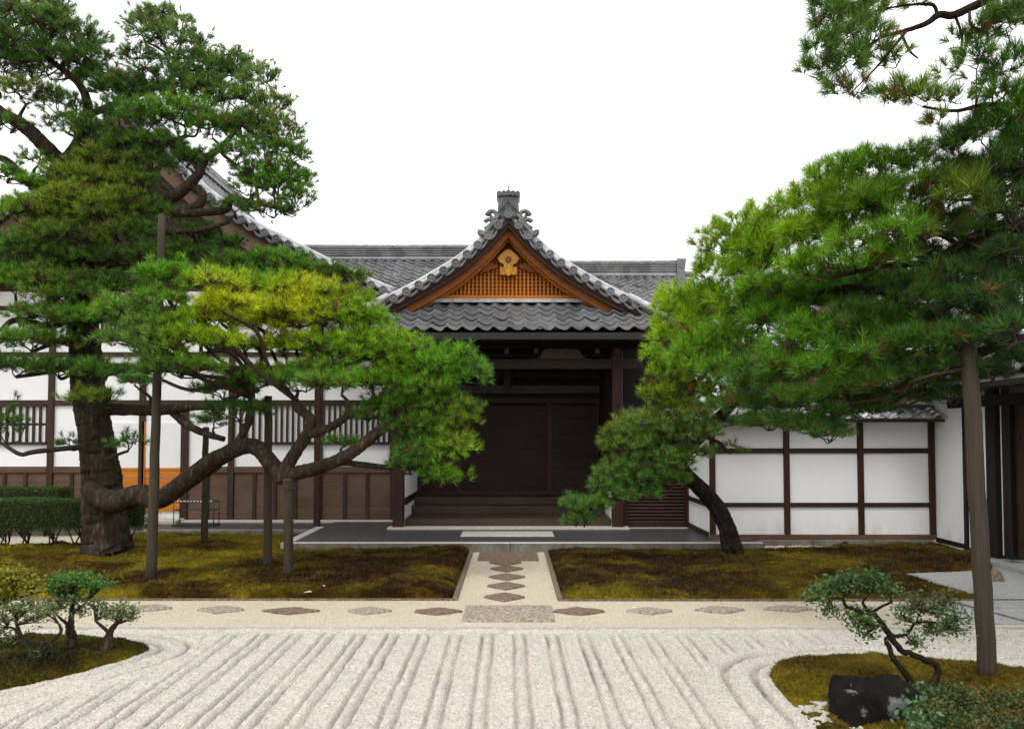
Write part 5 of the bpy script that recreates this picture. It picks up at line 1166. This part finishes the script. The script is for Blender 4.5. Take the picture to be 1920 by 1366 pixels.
# left isle: three little trees and a yellow one
def little(name, label, paths, blobs, base, size=.028, dens=64):
    T = empty(name, tuple(base), label, 'small tree', 'little trees on the left isle'); r = stems(T, paths, m='bark'); leaves(T, blobs, dens, size, twigroots=r, twm='twig'); return T
Y1 = G(205, 1215, .1)[1]; gA, gB = (.085, .12, .045), (.21, .26, .10)
little('dwarf_tree', 'little tree with a stout short trunk at the right tip of the left moss isle', [[(200,1222,Y1,26),(203,1200,Y1,17),(205,1188,Y1,12),(214,1172,Y1,10),(228,1160,Y1,6)],[(205,1186,Y1,7),(190,1172,Y1,6),(178,1162,Y1,4)],[(215,1170,Y1,6),(240,1162,Y1,4)]],
       [pb3(215,1155,36,12,Y1,gA,gB,.7), pb3(245,1158,20,9,Y1,gA,gB,.8), pb3(190,1150,26,12,Y1,gA,gB,.6), pb3(230,1140,24,10,Y1,gA,gB,.7), pb3(255,1150,12,6,Y1,gA,gB,.7), pb3(180,1135,26,10,Y1,(.03,.08,.02),(.08,.15,.04),.7)], W(200, 1215, Y1))
Y2 = G(135, 1210, .1)[1]
little('dwarf_tree', 'upright little tree with a green top, middle of the left moss isle', [[(136,1218,Y2,20),(134,1195,Y2,17),(132,1175,Y2,15),(134,1155,Y2,10),(136,1130,Y2,7)],[(132,1172,Y2,7),(115,1160,Y2,5),(100,1145,Y2,3)],[(135,1150,Y2,6),(160,1130,Y2,4)]],
       [pb3(140,1092,50,16,Y2,(.05,.14,.025),(.12,.27,.05),1.5), pb3(185,1100,32,14,Y2,(.05,.14,.025),(.12,.27,.05),1.3), pb3(110,1105,36,14,Y2,(.03,.09,.02),(.09,.17,.03),1.3), pb3(135,1125,40,14,Y2,gA,gB,1), pb3(150,1150,24,14,Y2,gA,gB,.8), pb3(100,1140,32,14,Y2,gA,gB,.9)], W(135, 1215, Y2))
Y3 = G(60, 1235, .1)[1]
little('dwarf_tree', 'sprawling little tree with a bent trunk, leftmost on the moss isle', [[(66,1232,Y3,16),(56,1215,Y3,12),(42,1198,Y3,10),(36,1185,Y3,8),(30,1165,Y3,6)],[(66,1230,Y3,10),(80,1208,Y3,8),(100,1198,Y3,7),(114,1185,Y3,6),(112,1170,Y3,5)],[(36,1188,Y3,5),(20,1175,Y3,4),(0,1180,Y3,3)],[(30,1190,Y3,3),(25,1215,Y3,2)]],
       [pb3(40,1140,42,16,Y3,gA,gB,1), pb3(10,1160,32,16,Y3,gA,gB,1), pb3(70,1160,32,14,Y3,gA,gB,.8), pb3(25,1200,24,14,Y3,gA,gB,.6), pb3(90,1150,24,12,Y3,gA,gB,.8), pb3(-5,1190,24,14,Y3,gA,gB,.8), pb3(75,1225,26,12,Y3,(.03,.05,.015),(.07,.11,.03),1)], W(62, 1235, Y3))
Y4 = 6.9
little('yellow_leaved_shrub', 'yellow green leafy bough reaching in at the left edge above the dwarf trees', [[(-120,1300,Y4,20),(-90,1200,Y4,14),(-40,1150,Y4,10),(20,1125,Y4,5),(80,1108,Y4,2)]],
       [pb3(20,1085,40,16,Y4,(.13,.14,.01),(.28,.27,.02),1.3), pb3(60,1100,32,12,Y4,(.12,.14,.01),(.26,.26,.02),1.2), pb3(-20,1100,45,20,Y4,(.12,.14,.01),(.26,.26,.02),1.3), pb3(5,1120,32,10,Y4,(.10,.12,.01),(.2,.2,.02),1), pb3(-70,1110,45,22,Y4,(.12,.14,.01),(.26,.26,.02),1.2)], W(-120, 1300, Y4), .032)

# ------------------------------------------------------------------ clipped hedges at the left
def hedge(x0, x1, y0, y1, zl, zh, label, slant=0, dens=1.0):
    T = empty('clipped_hedge', ((x0+x1)/2, y0, 0), label, 'hedge', 'clipped hedges')
    n = int(((x1-x0)*(y1-y0)*1.0 + 2*((x1-x0)+(y1-y0))*(zh-zl))*5200*dens)
    P = np.empty((n, 3)); P[:, 0] = rng.uniform(x0, x1, n); P[:, 1] = rng.uniform(y0, y1, n); P[:, 2] = rng.uniform(zl, zh, n)
    side = rng.random(n)
    a = side < .48; P[a, 2] = zh-rng.exponential(.02, a.sum()); b = (side >= .48) & (side < .82); P[b, 1] = y0+rng.exponential(.03, b.sum()); c = (side >= .82) & (side < .93); P[c, 0] = x1-rng.exponential(.03, c.sum())
    P[:, 2] = np.maximum(P[:, 2], zl-.05) + .05*fbm(P[:, 0]*3, P[:, 1]*3, 3, 2); P[:, 1] += slant*(P[:, 0]-x0); P += rng.normal(0, .01, (n, 3))
    d = rng.normal(0, 1, (n, 3)); d[:, 2] = np.abs(d[:, 2])+.2; d /= np.linalg.norm(d, axis=1)[:, None]; s = np.cross(d, rng.normal(0, 1, (n, 3))); s /= np.linalg.norm(s, axis=1)[:, None]; L_ = .028; s *= .009
    V = np.stack([P, P+d*L_*.5+s, P+d*L_, P+d*L_*.5-s], 1).reshape(-1, 3); f = rng.random((n, 1)); top = (P[:, 2] > zh-.05)[:, None]
    C = np.where(rng.random((n, 1)) < .5, np.array([[.03, .065, .012]]), np.array([[.07, .13, .02]]))*rng.uniform(.7, 1.3, (n, 1))
    np_mesh('foliage', V, np.arange(4*n).reshape(-1, 4), M['leaf'], T, col=np.repeat(C, 4, 0))
    g = MB(); g.add([(q[0], q[1]+slant*(q[0]-x0), q[2]) for q in [(x0+.08,y0+.08,zl+.06),(x1-.08,y0+.08,zl+.06),(x1-.08,y1-.08,zl+.06),(x0+.08,y1-.08,zl+.06),(x0+.08,y0+.08,zh-.07),(x1-.08,y0+.08,zh-.07),(x1-.08,y1-.08,zh-.07),(x0+.08,y1-.08,zh-.07)]], [(0,3,2,1),(4,5,6,7),(0,1,5,4),(1,2,6,5),(2,3,7,6),(3,0,4,7)]); g.build('inner_growth', M['twig'], T)
    g = MB(); x = x0+.15
    while x < x1-.1:
        yy = (y0+y1)/2+slant*(x-x0)
        for k in range(6): g.tube([(x, yy, 0), (x+rr_.uniform(-.08, .08), yy+rr_.uniform(-.08, .08), zl*.5), (x+rr_.uniform(-.22, .22), yy+rr_.uniform(-.2, .2), zl+.12)], [.022, .014, .009], 5)
        x += .42
    g.build('stems', M['twig'], T)
hedge(-12.5, X_(158, 13.2), 13.1, 13.8, .40, .90, 'long clipped hedge on bare stems left of the pine trunk', .03)
hedge(-13.5, X_(112, 15.5), 15.4, 15.9, .4, .96, 'smaller clipped hedge behind the long one', .02, .8)
hedge(X_(225, 14.0), X_(272, 14.0), 13.9, 14.3, .35, .95, 'dark clipped shrub behind the pine trunk under the low limb', 0, 1)
g = MB(); g.box((-14, 13.7, .0), (-7.75, 15.9, .02)); tag(g.build('side_path', M['sand']), kind='structure')
# fallen leaves on the left moss
for px, py, s, lb in ((577, 1112, .05, 'curled tan fallen leaf on the dark moss near the sand path'), (602, 1101, .06, 'pale fallen leaf on the dark moss just behind the curled one')):
    c = G(px, py, .10); g = MB(); pts = [(-s, 0, 0), (-.3*s, .35*s, .012), (.5*s, .3*s, .02), (s, 0, .008), (.4*s, -.3*s, .016), (-.4*s, -.35*s, .008)]
    g.add([(c[0]+a, c[1]+b, c[2]+z+.012) for a, b, z in pts] + [(c[0]+a, c[1]+b, c[2]+z+.009) for a, b, z in pts], [(0,1,2,3,4,5)[::-1], (6,7,8,9,10,11)] + [(i, (i+1) % 6, 6+(i+1) % 6, 6+i) for i in range(6)]); tag(g.build('fallen_leaf', M['pebble'], base=tuple(c)), lb, 'leaf', 'fallen leaves on the moss')

# litter: small dry needles and leaf bits lying on the gravel, sand and moss
def litter():
    n = 2600; x = rng.uniform(-7, 7, n); y = 4.6 + 9*rng.random(n)**1.1; z = np.where(y < 8.3, .022, np.where((np.abs(x) < .6) | (y < 9.7), .014, .10))
    z = z + np.where((y > 9.7) & (np.abs(x) > .6), rng.uniform(-.02, .05, n), 0)
    a = rng.uniform(0, 6.283, n); L_ = rng.uniform(.008, .030, n); w_ = rng.uniform(.002, .006, n); nd = rng.random(n) < .5; L_[nd] *= 2.2; w_[nd] = .0018
    d = np.stack([np.cos(a), np.sin(a), rng.uniform(0, .3, n)], 1)*L_[:, None]; s_ = np.stack([-np.sin(a), np.cos(a), 0*a], 1)*w_[:, None]; P = np.stack([x, y, z], 1)
    V = np.stack([P, P+d*.5+s_, P+d, P+d*.5-s_], 1).reshape(-1, 3); c = np.array([(.10, .055, .025), (.20, .13, .06), (.06, .05, .03), (.28, .20, .10)])[rng.integers(0, 4, n)]
    tag(np_mesh('litter', V, np.arange(4*n).reshape(-1, 4), M['leaf'], col=np.repeat(c, 4, 0)), 'dry pine needles and leaf bits scattered over gravel, sand and moss', 'litter', kind='stuff')
litter()
